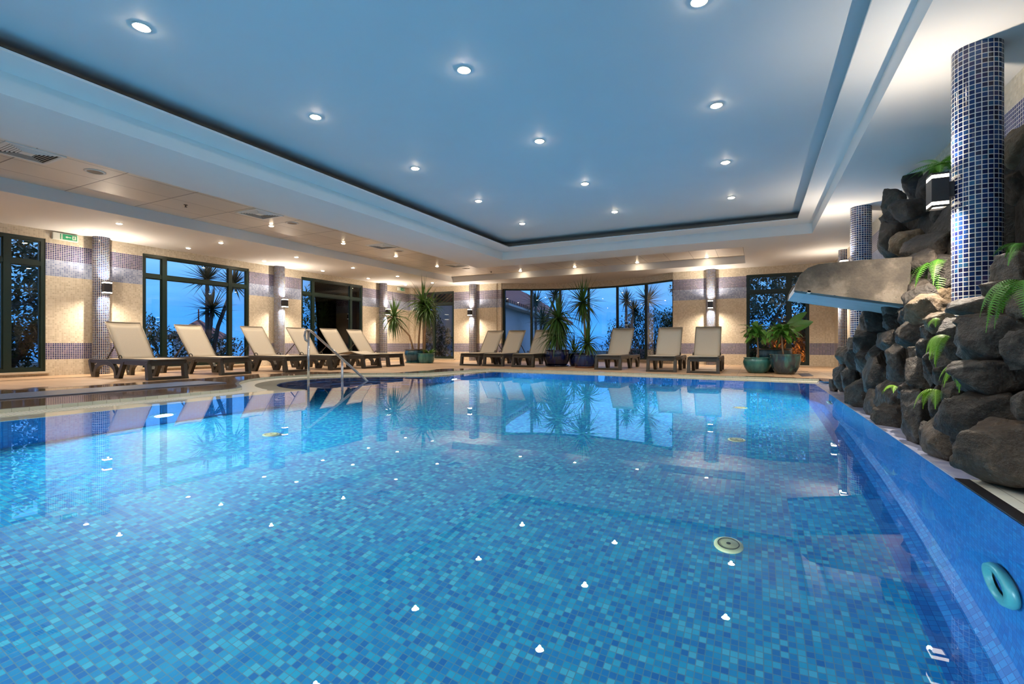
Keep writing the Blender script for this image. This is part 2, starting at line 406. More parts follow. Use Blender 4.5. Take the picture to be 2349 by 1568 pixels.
# steps inside the round bay
lobe=[p for p in P0 if p[0]<-5.28 and 4.55<p[1]<7.62]
cx0,cy0=-5.25,6.1
mb=MB()
for k,(s,z) in enumerate([(.80,-.22),(.60,-.44),(.40,-.66),(.22,-.88)]):
    s2=1.0 if k==0 else [.80,.60,.40][k-1]
    A=[(cx0+(p[0]-cx0)*s2,cy0+(p[1]-cy0)*s2) for p in lobe]; B=[(cx0+(p[0]-cx0)*s,cy0+(p[1]-cy0)*s) for p in lobe]
    strip(mb,A,z,B,z); strip(mb,B,z,B,z-.22)
o=mb.build('entry_steps',M['wallpool'],basin)
mb=MB(); mb.box(.822,1.35,2.92,8.92,-.2,.0015); mb.box(.822,1.1,8.92,9.5,-.2,.0015); struct(mb.build('trim_4',M['ledge']))
mb=MB(); mb.box(.822,.875,-5,2.92,-.2,.003); struct(mb.build('trim_5',M['blacktile']))
mb=MB(); mb.box(.875,2.1,-5,2.92,-.2,.003); struct(mb.build('floor_right',M['whitetile']))
mb=MB(); poly_face(mb,P0+[(.822,-5),(.822,8.86)],0.0)
o=mb.build('pool_water',M['water'],norm=False)
for p in o.data.polygons:
    if p.normal.z<0: p.flip()
tag(o,'clear blue water filling the pool, still and mirror-like','water',kind='stuff')

# ---------------------------------------------------------------- walls
def wall_x(name,x0,x1,y0,y1,holes,z1=ZS+.35):
    mb=MB(); y=y0
    for a,b,zb,zt in sorted(holes):
        mb.box(x0,x1,y,a,-.1,z1); mb.box(x0,x1,a,b,-.1,zb); mb.box(x0,x1,a,b,zt,z1); y=b
    mb.box(x0,x1,y,y1,-.1,z1); return struct(mb.build(name,M['wall']))
def wall_y(mb,y0,y1,x0,x1,holes,z1=ZS+.35):
    x=x0
    for a,b,zb,zt in sorted(holes):
        mb.box(x,a,y0,y1,-.1,z1); mb.box(a,b,y0,y1,-.1,zb); mb.box(a,b,y0,y1,zt,z1); x=b
    mb.box(x,x1,y0,y1,-.1,z1)
ZW0,ZW1=.12,2.53
WL=[(1.73,4.17),(5.74,8.16),(9.76,12.19)]
wall_x('wall_left',XL-.2,XL,YF-.2,YB+.2,[(a,b,ZW0,ZW1) for a,b in WL])
mb=MB(); wall_y(mb,YB,YB+.2,XL,-7.93,[(-11.06,-9.67,ZW0-.04,2.51)]); wall_y(mb,YB,YB+.2,-2.13,XR+.2,[(-.21,1.26,.06,2.49)])
mb.box(1.60,1.8,YB-.06,YB,-.1,ZS)
# bow wall: plinth below and band above the glass
for i in range(24):
    xa=-7.93+(5.80)*i/24; xb=-7.93+5.80*(i+1)/24
    ya,yb=max(arc(xa),YB+.02),max(arc(xb),YB+.02)
    for z0,z1 in((-.1,.11),(2.50,ZS+.3)):
        mb.hexa([(xa,ya,z0),(xb,yb,z0),(xb,yb+.2,z0),(xa,ya+.2,z0),(xa,ya,z1),(xb,yb,z1),(xb,yb+.2,z1),(xa,ya+.2,z1)])
mb.box(-7.93,-7.76,YB+.02,YB+.24,-.1,ZS)
struct(mb.build('wall_back',M['wall']))
mb=MB(); mb.box(XR,XR+.2,YF-.2,YB+.2,-.3,3.3); struct(mb.build('wall_right',M['wall']))
mb=MB(); mb.box(XL-.2,XR+.2,YF-.2,YF,-.3,3.3); struct(mb.build('wall_front',M['wall']))

# windows
def window(name,axis,c,a,b,z0,z1,mull,trans,depth=.07):
    """frame in the wall plane; axis 'x' = wall facing +x at x=c, 'y' = wall facing -y at y=c"""
    root=sroot(name); mb=MB(); F=.062
    def bx(m,p0,p1,q0,q1,d0,d1):
        if axis=='x': m.box(c-d1,c-d0,p0,p1,q0,q1)
        else: m.box(p0,p1,c+d0,c+d1,q0,q1)
    bx(mb,a,b,z0,z0+F,.02,.02+depth); bx(mb,a,b,z1-F,z1,.02,.02+depth)
    bx(mb,a,a+F,z0+F,z1-F,.02,.02+depth); bx(mb,b-F,b,z0+F,z1-F,.02,.02+depth)
    for m in mull: bx(mb,m-.045,m+.045,z0+F,z1-F,.015,.02+depth)
    edges=[a+F]+[q for m in mull for q in(m-.045,m+.045)]+[b-F]
    for i in range(0,len(edges),2): bx(mb,edges[i],edges[i+1],trans-.04,trans+.04,.022,.015+depth)
    # the inner sash rebates
    for i in range(0,len(edges),2):
        for q0,q1 in((z0+F,trans-.04),(trans+.04,z1-F)):
            e0,e1=edges[i],edges[i+1]; s=.022
            bx(mb,e0,e0+s,q0,q1,.04,.07); bx(mb,e1-s,e1,q0,q1,.04,.07); bx(mb,e0+s,e1-s,q0,q0+s,.04,.07); bx(mb,e0+s,e1-s,q1-s,q1,.04,.07)
    mb.build('window_frame',M['frame'],root)
    mb=MB(); bx(mb,a+F,b-F,z0+F,z1-F,.052,.058); mb.build('window_pane',M['glass'],root)
    mb=MB(); bx(mb,a-.03,b+.05,z0-.035,z0,-.05,.12); mb.build('window_sill',M['sill'],root)
    return root
for i,(a,b) in enumerate(WL): window('window_%d'%(i+1),'x',XL,a,b,ZW0,ZW1,[a+.435,a+1.93],2.065)
window('window_4','y',YB,-11.06,-9.67,ZW0-.04,2.51,[-10.56],2.06)
window('window_5','y',YB,-.21,1.26,.06,2.49,[.80],2.02)
root=sroot('window_6'); mb=MB()
for x in BX:
    y=max(arc(x),YB+.02)+.03; mb.box(x-.035,x+.035,y,y+.09,.11,2.50)
for xa,xb in zip(BX,BX[1:]):
    ya,yb=max(arc(xa),YB+.02)+.035,max(arc(xb),YB+.02)+.035
    for z0,z1 in((.11,.17),(2.45,2.50)):
        mb.hexa([(xa,ya,z0),(xb,yb,z0),(xb,yb+.07,z0),(xa,ya+.07,z0),(xa,ya,z1),(xb,yb,z1),(xb,yb+.07,z1),(xa,ya+.07,z1)])
mb.build('window_frame',M['frame'],root)
mb=MB()
for xa,xb in zip(BX,BX[1:]):
    ya,yb=max(arc(xa),YB+.02)+.06,max(arc(xb),YB+.02)+.06
    mb.hexa([(xa,ya,.14),(xb,yb,.14),(xb,yb+.006,.14),(xa,ya+.006,.14),(xa,ya,2.47),(xb,yb,2.47),(xb,yb+.006,2.47),(xa,ya+.006,2.47)])
mb.build('window_pane',M['glass'],root)
mb=MB()
for i in range(20):
    xa=-7.7+5.5*i/20; xb=-7.7+5.5*(i+1)/20
    ya,yb=max(arc(xa),YB+.02),max(arc(xb),YB+.02)
    mb.hexa([(xa,ya-.05,.10),(xb,yb-.05,.10),(xb,yb+.05,.10),(xa,ya+.05,.10),(xa,ya-.05,.125),(xb,yb-.05,.125),(xb,yb+.05,.125),(xa,ya+.05,.125)])
mb.build('window_sill',M['sill'],root)

# ---------------------------------------------------------------- ceiling
TX0,TX1,TY0,TY1,TXR=-9.15,-6.80,11.57,13.90,-.22
SX0,SX1,SY=-5.58,.96,10.70
LX0,LX1,LY=-5.19,.69,10.24
YN=-4.0
mb=MB()
mb.box(XL-.2,TX0,YF-.2,16.3,ZS,3.35)                 # left soffit
mb.box(TX0,XR+.2,TY1,16.3,ZS,3.35)                   # back soffit
mb.box(TX1,SX0,YF-.2,TY0,ZS,3.35)                    # bulkhead, left
mb.box(SX0,TXR,SY,TY0,ZS,3.35)                       # bulkhead, back
mb.box(TXR,XR+.2,SY,TY1,ZS,3.35)
mb.box(SX1,XR+.2,YF-.2,SY,ZS,3.35)                   # right soffit
mb.box(SX0,SX1,YF-.2,YN,ZS,3.35)
# ledge board around the coffer
for q in((SX0,LX0,YN,SY),(LX1,SX1,YN,SY),(LX0,LX1,LY,SY)): mb.box(*q,ZL,ZL+.022)
struct(mb.build('ceiling',M['white']))
mb=MB(); mb.box(SX0,SX1,YN,SY,ZC,3.35); struct(mb.build('ceiling_coffer',M['blueceil']))
ZH=ZL+.022+.085
mb=MB(); mb.box(SX0,SX0+.06,YN,SY,ZL+.022,ZH); mb.box(SX0+.06,SX1,SY-.06,SY,ZL+.022,ZH); mb.box(SX0+.06,LX0-.004,YN,SY-.06,ZL+.022,ZL+.03); mb.box(LX0-.004,SX1,LY+.004,SY-.06,ZL+.022,ZL+.03)
struct(mb.build('trim_6',M['slot']))
mb=MB()
cvp=[(.06+.085*(1-math.cos(t*PI/16)),ZH+(ZC-ZH)*math.sin(t*PI/16)) for t in range(9)]
for (d0,z0),(d1,z1) in zip(cvp,cvp[1:]):
    mb.face([(SX0+d0,YN,z0),(SX0+d0,SY-d0,z0),(SX0+d1,SY-d1,z1),(SX0+d1,YN,z1)]).smooth=True
    mb.face([(SX0+d0,SY-d0,z0),(SX1,SY-d0,z0),(SX1,SY-d1,z1),(SX0+d1,SY-d1,z1)]).smooth=True
struct(mb.build('trim_9',M['blueceil']))
mb=MB(); mb.box(TX0,TX1,YF-.2,TY1,ZP,3.3); mb.box(TX1,TXR,TY0,TY1,ZP,3.3); struct(mb.build('ceiling_panels',M['panel']))

# ---------------------------------------------------------------- lights
def spot(name,loc,energy,angle,blend,color,direction=(0,0,-1),radius=.03):
    l=bpy.data.lights.new(name,'SPOT'); l.energy=energy; l.spot_size=math.radians(angle); l.spot_blend=blend; l.color=color; l.shadow_soft_size=radius
    o=bpy.data.objects.new(name,l); C.objects.link(o); o.location=loc; o.rotation_euler=Vector(direction).to_track_quat('-Z','Y').to_euler(); return o
WARM2=(1,.85,.68)
E_COF,E_SOF,E_UP,E_DN,E_POOL=58,42,74,98,200
def make_downlight():
    t=thing('downlight','', 'ceiling light'); 
    mb=MB(); mb.lathe([(.050,-.001),(.064,-.001),(.066,-.005),(.060,-.010),(.050,-.008),(.050,-.001)],24); mb.build('trim_ring',M['trim'],t)
    mb=MB(); mb.lathe([(.050,-.004),(.047,-.012),(.034,-.019),(.018,-.022),(.0,-.023)],20); mb.build('lamp_lens',M['dome'],t,smooth=True); return t
DL=make_downlight(); used=[0]
def downlight(x,y,z,label,group,energy,scale=1.0,ang=150):
    t=DL if used[0]==0 else copy_tree(DL); used[0]=1
    t.location=(x,y,z); t.scale=(scale,)*3; tag(t,label,'ceiling light',group)
    spot('downlight_beam',(x,y,z-.04),energy,ang,.9,WARM2,(0,0,-1),.02)
rows={'left':-4.21,'middle':-2.31,'right':-.353}
for rn,x in rows.items():
    ys=[8.92,7.18,5.45,3.74,2.085] 
    if rn!='left': ys=[8.88,7.12,5.38,3.685]
    for i,y in enumerate(ys):
        downlight(x,y,ZC,'round recessed downlight in the blue coffer, %s row, %s from the far wall'%(rn,ORD[i]),'downlights in the blue coffer',E_COF)
    for y in([.35,-1.3] if rn=='left' else [1.9,.3,-1.3]): spot('downlight_beam',(x,y,ZC-.03),E_COF,150,.9,WARM2)
for k,(x,ys) in enumerate([(-10.97,[13.66,11.82,10.0,8.15,6.33,4.53]),(-9.8,[13.62,11.82,9.97,8.14,6.30,4.51])]):
    for i,y in enumerate(ys):
        downlight(x,y,ZS,'small recessed spotlight in the white soffit, %s row, %s from the far corner'%(['window side','trough side'][k],ORD[i]),'spotlights in the left soffit',E_SOF,.8)
    for y in(2.7,.9,-.9): spot('downlight_beam',(x,y,ZS-.03),E_SOF,150,.9,WARM2)
for i,y in enumerate([11.77,9.95,8.15,6.32]):
    downlight(-8.3,y,ZP,'small spotlight in the metal panel ceiling along the left, %s from the far corner'%ORD[i],'spotlights in the left metal ceiling',E_SOF,.8)
for i,x in enumerate([-6.52,-4.75,-2.93,-1.13]):
    downlight(x,13.68,ZP,'small spotlight in the metal panel ceiling before the bow window, %s from the left'%ORD[i],'spotlights in the far metal ceiling',E_SOF,.8,96)

# columns and sconces
CR=.136
COLS=[('first column from the near end of the left wall',-11.43,4.96,'+x',(1,0)),('middle column of the left wall, between two wide windows',-11.43,8.95,'+x',(1,0)),('column of the left wall nearest the far corner',-11.43,13.04,'+x',(1,0)),
 ('column left of the bow window',-8.82,14.66,'-y',(0,-1)),('column right of the bow window, behind a lounger',-1.10,14.68,'-y',(0,-1)),
 ('tall column in front, rising out of the rock wall',1.40,4.54,'-x',(-1,0)),('column behind the concrete spout',1.44,9.0,'-x',(-1,0)),('half-hidden column in the far right corner',1.79,12.95,'-x',(-1,0))]
def make_column():
    mb=MB(); mb.lathe([(CR,0),(CR,ZS)],52,uvr=CR); return mb.build('mosaic_column',M['col'])
COL=make_column(); first=True
def make_sconce():
    t=thing('wall_sconce','','wall lamp')       # faces local +x, back at x=0
    mb=MB(); mb.box(0,.035,-.045,.045,-.055,.055); mb.build('bracket',M['bronze'],t,bevel=.003)
    mb=MB(); mb.box(.035,.135,-.065,.065,-.085,.085); mb.build('body',M['bronze'],t,bevel=.003)
    for s in(1,-1):
        mb=MB(); z0,z1=sorted((s*.085,s*.108)); mb.box(.037,.133,-.063,.063,z0,z1); mb.build('lamp_glass',M['lens'],t)
        mb=MB(); z0,z1=sorted((s*.108,s*.122))
        mb.box(.035,.047,-.065,.065,z0,z1); mb.box(.123,.135,-.065,.065,z0,z1); mb.box(.047,.123,-.065,-.053,z0,z1); mb.box(.047,.123,.053,.065,z0,z1)
        mb.build('cap',M['bronze'],t)
    return t
SCN=make_sconce(); sused=False
SLAB=['on the first column of the left wall','on the middle column of the left wall','on the left-wall column beside the corner palms','on the column left of the bow window','on the column right of the bow window','on the tall column in the rocks','on the column behind the concrete spout','on the half-hidden column in the far right corner']
SZ=[1.70]*5+[1.72,1.79,1.74]
def sconce_light(x,y,d,z,fu=1,fd=1):
    px,py=x+d[0]*(CR+.125),y+d[1]*(CR+.125)
    spot('sconce_up_beam',(px,py,z+.128),E_UP*fu,162,1,WARM2,(0,0,1),.014); spot('sconce_down_beam',(px,py,z-.128),E_DN*fd,162,1,WARM2,(0,0,-1),.014)
for i,(lab,x,y,fs,d) in enumerate(COLS):
    c=COL if first else COL.copy()
    if not first: C.objects.link(c)
    first=False; c.location=(x,y,0); tag(c,'blue mosaic '+lab,'column','blue mosaic columns','thing')
    if SLAB[i] is None: continue
    s=SCN if not sused else copy_tree(SCN); sused=True
    s.location=(x+d[0]*(CR-.004),y+d[1]*(CR-.004),SZ[i]); s.rotation_euler=(0,0,math.atan2(d[1],d[0]))
    tag(s,'dark metal up-and-down wall lamp '+SLAB[i],'wall lamp','wall lamps on the columns')
    sconce_light(x,y,d,SZ[i],.5 if d[0]<0 else 1,1.5 if i==5 else 1)
for x,y,d,f in((-11.43,.96,(1,0),1),(1.4,.1,(-1,0),.5)): sconce_light(x,y,d,1.7,f,1)
for x,y in((-11.43,.96),(1.4,.1)):
    c=COL.copy(); C.objects.link(c); c.location=(x,y,0); tag(c,'blue mosaic column standing %s'%('near the left wall by the first window' if x<0 else 'by the near end of the rocks'),'column','blue mosaic columns','thing')
mb=MB(); mb.lathe([(.12,0),(.12,ZS)],40,(XL+.06,YB-.06,0)); struct(mb.build('trim_7',M['wall']))

# underwater lamps
def pool_lamp(x,y,z,d,label,lit=True,r=.11,vis=True,k=1.0):
    if vis:
        t=thing('pool_lamp',label,'pool light',(x,y,z),math.atan2(d[1],d[0]),'underwater lamps')
        mb=MB(); mb.lathe([(r*.72,.0),(r*1.15,.0),(r*1.2,.012),(r*1.1,.03),(r*.8,.034),(r*.72,.012)],32)
        o=mb.build('rim',M['ring'],t,smooth=True); o.rotation_euler=(0,PI/2,0)
        mb=MB(); mb.lathe([(r*.74,.010),(r*.5,.018),(0,.022)] if lit else [(r*.74,.004),(r*.55,-.004),(0,-.004)],28)
        o=mb.build('lens',M['poollens'] if lit else M['wallpool'],t,smooth=True); o.rotation_euler=(0,PI/2,0)
    if lit:
        l=bpy.data.lights.new('pool_lamp_beam','AREA'); l.shape='DISK'; l.size=.16; l.energy=E_POOL*k; l.color=(.62,.90,1); l.spread=math.radians(170)
        o=bpy.data.objects.new('pool_lamp_beam',l); C.objects.link(o); o.location=(x+d[0]*.05,y+d[1]*.05,z)
        o.rotation_euler=Vector((d[0],d[1],-.12)).to_track_quat('-Z','Y').to_euler()
pool_lamp(-5.385,2.85,-.79,(1,0),'glowing underwater lamp in the pool wall below the left deck')
pool_lamp(-5.25,7.95,-.82,(1,0),'small glowing underwater lamp in the far left pool corner')
pool_lamp(.815,6.97,-.78,(-1,0),'small glowing underwater lamp below the rock wall')
pool_lamp(.815,2.39,-.735,(-1,0),'unlit turquoise underwater ring in the right pool wall',False,.105)
for x,y,d in((-5.35,-.6,(1,0)),(-5.35,-3.5,(1,0)),(.8,-2.2,(-1,0)),(-2.2,-4.95,(0,1)),(-.6,-4.95,(0,1))): pool_lamp(x,y,-.8,d,'',True,.11,False,.45 if x<-3 else 1)  # unseen lamps added out of view to give the pool enough light

# floor inlets
first=None
for i,(x,y,lab) in enumerate([(-.13,2.92,'nearest pale round inlet on the pool floor'),(-.15,4.89,'second pale round inlet on the pool floor, further off'),(-.155,6.68,'farthest pale round inlet on the right half of the pool floor'),(-4.1,3.12,'pale round inlet on the left side of the pool floor')]):
    t=thing('pool_inlet',lab,'pool inlet',(x,y,ZF),0,'round inlets on the pool floor')
    mb=MB(); mb.lathe([(.075,0),(.074,.012),(.06,.02),(.02,.024),(0,.024)],28); mb.build('cover',M['inlet'],t,smooth=True)
    mb=MB(); mb.lathe([(.056,.0205),(.056,.0222),(.051,.0228),(.051,.021)],28); mb.build('slot_ring',M['dark'],t,smooth=True)
    mb=MB(); mb.lathe([(.012,.0242),(.0,.0262)],12); mb.build('centre_screw',M['dark'],t)

# ---------------------------------------------------------------- ceiling fittings
def make_vent():
    t=thing('air_vent','','air vent'); a=.27
    mb=MB()
    for q in((-a,a,-a,-a+.035),(-a,a,a-.035,a),(-a,-a+.035,-a+.035,a-.035),(a-.035,a,-a+.035,a-.035)): mb.box(*q,-.012,0)
    mb.box(-.06,.06,-.06,.06,-.010,-.003)
    mb.build('frame',M['trim'],t)
    mb=MB(); mb.box(-a+.03,a-.03,-a+.03,a-.03,-.0012,-.0002); mb.build('backing',M['dark'],t)
    mb=MB(); n=6
    for k in range(n):
        d=.06+(a-.035-.06)*(k+.5)/n; w=d; tt=.003
        for s in(1,-1):
            mb.hexa([(-w,s*d-tt,-.011),(w,s*d-tt,-.011),(w,s*d+tt,-.011),(-w,s*d+tt,-.011),(-w,s*d-tt+s*.008,-.002),(w,s*d-tt+s*.008,-.002),(w,s*d+tt+s*.008,-.002),(-w,s*d+tt+s*.008,-.002)])
            mb.hexa([(s*d-tt,-w,-.011),(s*d+tt,-w,-.011),(s*d+tt,w,-.011),(s*d-tt,w,-.011),(s*d-tt+s*.008,-w,-.002),(s*d+tt+s*.008,-w,-.002),(s*d+tt+s*.008,w,-.002),(s*d-tt+s*.008,w,-.002)])
    mb.build('louvre',M['trim'],t); return t
V=make_vent()
for i,(y,lab) in enumerate([(2.62,'nearest the camera, by a speaker'),(5.66,'second from the near end'),(8.8,'third from the near end'),(11.9,'closest to the far corner')]):
    v=V if i==0 else copy_tree(V); v.location=(-7.73,y,ZP); tag(v,'square louvred air vent in metal ceiling, '+lab,'air vent','square vents in the metal ceiling')
def make_speaker():
    t=thing('ceiling_speaker','','speaker'); mb=MB(); mb.lathe([(.085,-.001),(.115,-.001),(.115,-.006),(.1,-.013),(.085,-.009)],32); mb.build('rim',M['trim'],t,smooth=True)
    mb=MB(); mb.lathe([(.087,-.006),(.05,-.011),(0,-.012)],28); mb.build('grille',simple('speaker_mesh',(.30,.25,.2),.6,.3,.4,250),t,smooth=True); return t
S_=make_speaker()
for i,y in enumerate([3.30,6.35,9.42,12.5]):
    v=S_ if i==0 else copy_tree(S_); v.location=(-7.76,y,ZP); tag(v,'round ceiling speaker in the metal panels, %s from the near end'%ORD[i],'speaker','round speakers in the metal ceiling')
def sprinkler(x,y,z,lab):
    t=thing('sprinkler',lab,'sprinkler',(x,y,z),0,'ceiling sprinklers'); mb=MB(); mb.lathe([(0,-.001),(.03,-.001),(.028,-.006),(.008,-.01),(.008,-.03),(.022,-.034),(.022,-.037),(0,-.037)],14); mb.build('sprinkler_head',M['bronze'],t,smooth=True)
sprinkler(-8.5,2.28,ZP,'small dark sprinkler head in the metal ceiling near the first vent'); sprinkler(-8.3,4.75,ZP,'small dark sprinkler head in the metal ceiling between two speakers'); sprinkler(-7.4,13.4,ZP,'small dark sprinkler head in the metal ceiling above the far corner')

def exit_sign(loc,rz,lab):
    t=thing('exit_sign',lab,'exit sign',loc,rz,'green exit signs')   # faces local +x
    mb=MB(); mb.box(0,.055,-.19,.19,-.065,.065); mb.build('housing',M['signw'],t,bevel=.006)
    mb=MB(); mb.box(.055,.058,-.05,.165,-.05,.05); mb.box(.055,.058,-.085,-.07,-.05,.05); mb.build('green_panel',M['signg'],t)
    mb=MB()
    mb.box(.058,.060,.095,.15,-.035,.035)                               # doorway
    mb.hexa([(.058,.02,-.006),(.060,.02,-.006),(.060,.075,-.006),(.058,.075,-.006),(.058,.02,.006),(.060,.02,.006),(.060,.075,.006),(.058,.075,.006)])
    mb.prism([(.02,-.02),(.02,.02),(-.01,0)],'x',.058,.060)             # arrow
    mb.build('pictogram',M['signw'],t)
    mb=MB()
    mb.lathe([(0,-.006),(.006,0),(0,.006)],8,(.0605,.122,.026))
    mb.bar((.0605,.122,.018),(.0605,.118,-.004),.012,.002,(1,0,0)); mb.bar((.0605,.118,-.004),(.0605,.104,-.026),.008,.002,(1,0,0)); mb.bar((.0605,.118,-.004),(.0605,.134,-.03),.008,.002,(1,0,0)); mb.bar((.0605,.122,.014),(.0605,.103,.004),.006,.002,(1,0,0)); mb.bar((.0605,.122,.014),(.0605,.140,.006),.006,.002,(1,0,0))
    mb.build('running_figure',M['signg'],t)
exit_sign((XL+.002,4.44,2.605),0,'green exit sign with running figure high on the left wall by the first column')
exit_sign((XL+.002,14.1,2.60),0,'small green exit sign near the ceiling by the far left corner')

# ---------------------------------------------------------------- sun loungers
def make_lounger(knee=0.0):
    t=thing('sun_lounger','','sun lounger')       # foot end at x=0, head towards +x
    W=.29; zr=.305
    def side(s):
        mb=MB(); y0,y1=sorted((s*(W-.045),s*(W+.005)))
        mb.prism([(.03,zr-.075),(1.98,zr-.055),(2.02,zr-.01),(2.0,zr+.012),(.02,zr+.012)],'y',y0,y1)   # rail
        return mb.build('side_rail',M['resin'],t,bevel=.006)
    def legs(s):
        y0,y1=sorted((s*(W-.05),s*(W+.012)))
        mb=MB()   # foot end leg
        mb.prism([(-.02,0),(.07,0),(.085,.03),(.11,zr-.04),(.03,zr-.03)],'y',y0,y1); mb.build('leg',M['resin'],t,bevel=.006)
        mb=MB()   # middle foot: straight strut forwards, arch backwards
        arch=[]
        N=12
        out=[];inn=[]
        for k in range(N+1):
            a=PI*k/N
            out.append((1.42+.44*math.cos(a)*.93, .03+ (zr-.04)*math.sin(a)**.75 if 0<k<N else 0.0)); inn.append((1.42+.355*math.cos(a)*.93, .03+(zr-.115)*math.sin(a)**.8 if 0<k<N else 0.0))
        # out runs from the rear foot (larger x) to the middle foot
        mb.prism(out+inn[::-1],'y',y0,y1)
        mb.build('leg_arch',M['resin'],t,bevel=.006)
        mb=MB(); mb.prism([(.93,0),(1.035,0),(1.03,.05),(.985,.06),(.86,zr-.02),(.76,zr-.02)],'y',y0,y1); mb.build('leg',M['resin'],t,bevel=.006)
        mb=MB(); mb.prism([(1.80,0),(1.90,0),(1.99,zr-.1),(2.02,zr-.01),(1.93,zr-.02),(1.88,.09),(1.84,.05)],'y',y0,y1); mb.build('leg',M['resin'],t,bevel=.006)
    for s in(-1,1): side(s); legs(s)
    mb=MB()
    mb.prism([(-W-.02,0),(W+.02,0),(W+.012,.045),(-W-.012,.045)],'x',-.015,.05); mb.build('foot_bar',M['resin'],t,bevel=.006)
    mb=MB(); mb.box(.02,.06,-W+.04,W-.04,zr-.075,zr-.005); mb.build('cross_bar',M['resin'],t,bevel=.005)
    mb=MB(); mb.box(1.95,1.99,-W+.04,W-.04,zr-.06,zr); mb.build('head_bar',M['resin'],t,bevel=.005)
    # sling
    zt=zr+.032; th=.012; SW=.262
    hx=.98; L=.80; an=math.radians(52)
    def sheet(pts,name):
        mb=MB(); n=len(pts); a=[];b=[]
        NY=7
        for (x,z) in pts:
            ra=[];rb=[]
            for k in range(NY):
                y=-SW+2*SW*k/(NY-1); sag=-.010*(1-(2*k/(NY-1)-1)**2)
                ra.append(mb.bm.verts.new((x,y,z+sag))); rb.append(mb.bm.verts.new((x,y,z+sag-th)))
            a.append(ra); b.append(rb)
        F=mb.bm.faces.new
        for i in range(n-1):
            for k in range(NY-1):
                F([a[i][k],a[i+1][k],a[i+1][k+1],a[i][k+1]]).smooth=True; F([b[i][k],b[i][k+1],b[i+1][k+1],b[i+1][k]]).smooth=True
            F([a[i][0],b[i][0],b[i+1][0],a[i+1][0]]); F([a[i][-1],a[i+1][-1],b[i+1][-1],b[i][-1]])
        for k in range(NY-1):
            F([a[0][k],a[0][k+1],b[0][k+1],b[0][k]]); F([a[-1][k],b[-1][k],b[-1][k+1],a[-1][k+1]])
        return mb.build(name,M['sling'],t)
    seat=[(.0,zt-.006),(.25,zt+knee*.3),(.45,zt+knee),(.7,zt+knee*.6),(hx-.03,zt),(hx,zt+.004)]
    sheet(seat,'seat_sling')
    back=[(hx+.004,zt+.012),(hx+.05,zt+.055)]+[(hx+L*k/6*math.cos(an),zt+L*k/6*math.sin(an)) for k in range(1,7)]
    bk=sheet(back,'backrest_sling')
    mb=MB()
    for s in(-1,1):
        mb.tube([(hx+.0,s*SW,zt-.005),(hx+L*math.cos(an),s*SW,zt+L*math.sin(an)-.006)],.011,8)
    mb.tube([(hx+L*math.cos(an),-SW,zt+L*math.sin(an)-.006),(hx+L*math.cos(an),SW,zt+L*math.sin(an)-.006)],.011,8)
    mb.build('backrest_frame',bpy.data.materials.get('taupe_tube') or simple('taupe_tube',(.30,.25,.19),.5),bk)
    mb=MB()
    for s in(-1,1):
        mb.bar((.01,s*(SW-.006),zt-.018),(hx,s*(SW-.006),zt-.014),.022,.02)
    mb.bar((.01,-SW,zt-.018),(.01,SW,zt-.018),.022,.02)
    mb.build('seat_frame',M['resin'],t)
    for s in(-1,1):
        mb=MB(); mb.tube([(hx-.045+.055*math.cos(a),s*(SW+.014),zt+.004+.05*math.sin(a)) for a in [PI*k/8 for k in range(9)]],.008,8); mb.build('hinge_bracket',M['piping'],t)
    mb=MB()
    for s in(-1,1): mb.bar((hx+.38*math.cos(an),s*.2,zt+.38*math.sin(an)-.02),(hx+.62,s*.2,zr-.01),.02,.012)
    mb.build('prop',M['resin'],t)
    return t
LO=make_lounger(); LO2=make_lounger(.075)
LG=[(-8.61,4.66,PI-.03,'beige sling sun lounger in front of the left wall, nearest the camera',0),
 (-8.83,5.98,PI+.03,'beige sun lounger before the wide window showing the yucca tree, second in left row',0),
 (-8.53,7.12,PI,'beige sun lounger just right of the yucca window, third in row',0),
 (-8.36,8.14,PI,'beige sun lounger partly behind the steel handrail, fourth in the left row',0),
 (-8.21,9.00,PI,'beige sun lounger with its foot section raised, fifth in the left row',1),
 (-8.28,9.95,PI,'beige sun lounger next to the blue corner pot, last in the left row',0),
 (-6.83,11.17,PI/2,'beige sun lounger beside the column left of the bow window, first of the far row',0),
 (-6.10,11.13,PI/2,'beige sun lounger second in the far row, between two others',0),
 (-5.21,11.05,PI/2,'beige sun lounger partly behind the dark blue yucca pot',0),
 (-2.95,10.72,PI/2,'beige sun lounger standing alone right of the yucca pots before the bow window',0),
 (-1.74,10.42,PI/2+.02,'beige sun lounger at the right end of the bow window',0),
 (-.92,10.31,PI/2+.01,'beige sun lounger in front of the mosaic column, nearest the teal pots',0)]
l1=0
for x,y,rz,lab,kn in LG:
    if kn: o=LO2
    elif not l1: o=LO; l1=1
    else: o=copy_tree(LO)
    o.location=(x,y,ZD); o.rotation_euler=(0,0,rz); tag(o,lab,'sun lounger','beige sun loungers around the pool')

# ---------------------------------------------------------------- handrail
t=thing('pool_handrail','brushed steel handrail leading down into the round entry bay of the pool','handrail',(-7.11,6.16,0))
mb=MB(); mb.tube([(0,0,-.22),(0,0,.84)],.021,14); mb.build('post',M['steel'],t)
mb=MB(); mb.tube([(.73,.08,-.44),(.73,.08,.37)],.021,14); mb.build('post',M['steel'],t)
pts=[(-.02,0,.66),(-.075,0,.69),(-.095,0,.76),(-.075,0,.835),(-.02,0,.868),(.05,.0,.85),(.12,.01,.80)]+[(.12+1.42*k/8,.01+.06*k/8,.80-.96*k/8) for k in range(1,9)]
mb=MB(); mb.tube(pts,.021,14); mb.build('rail',M['steel'],t)

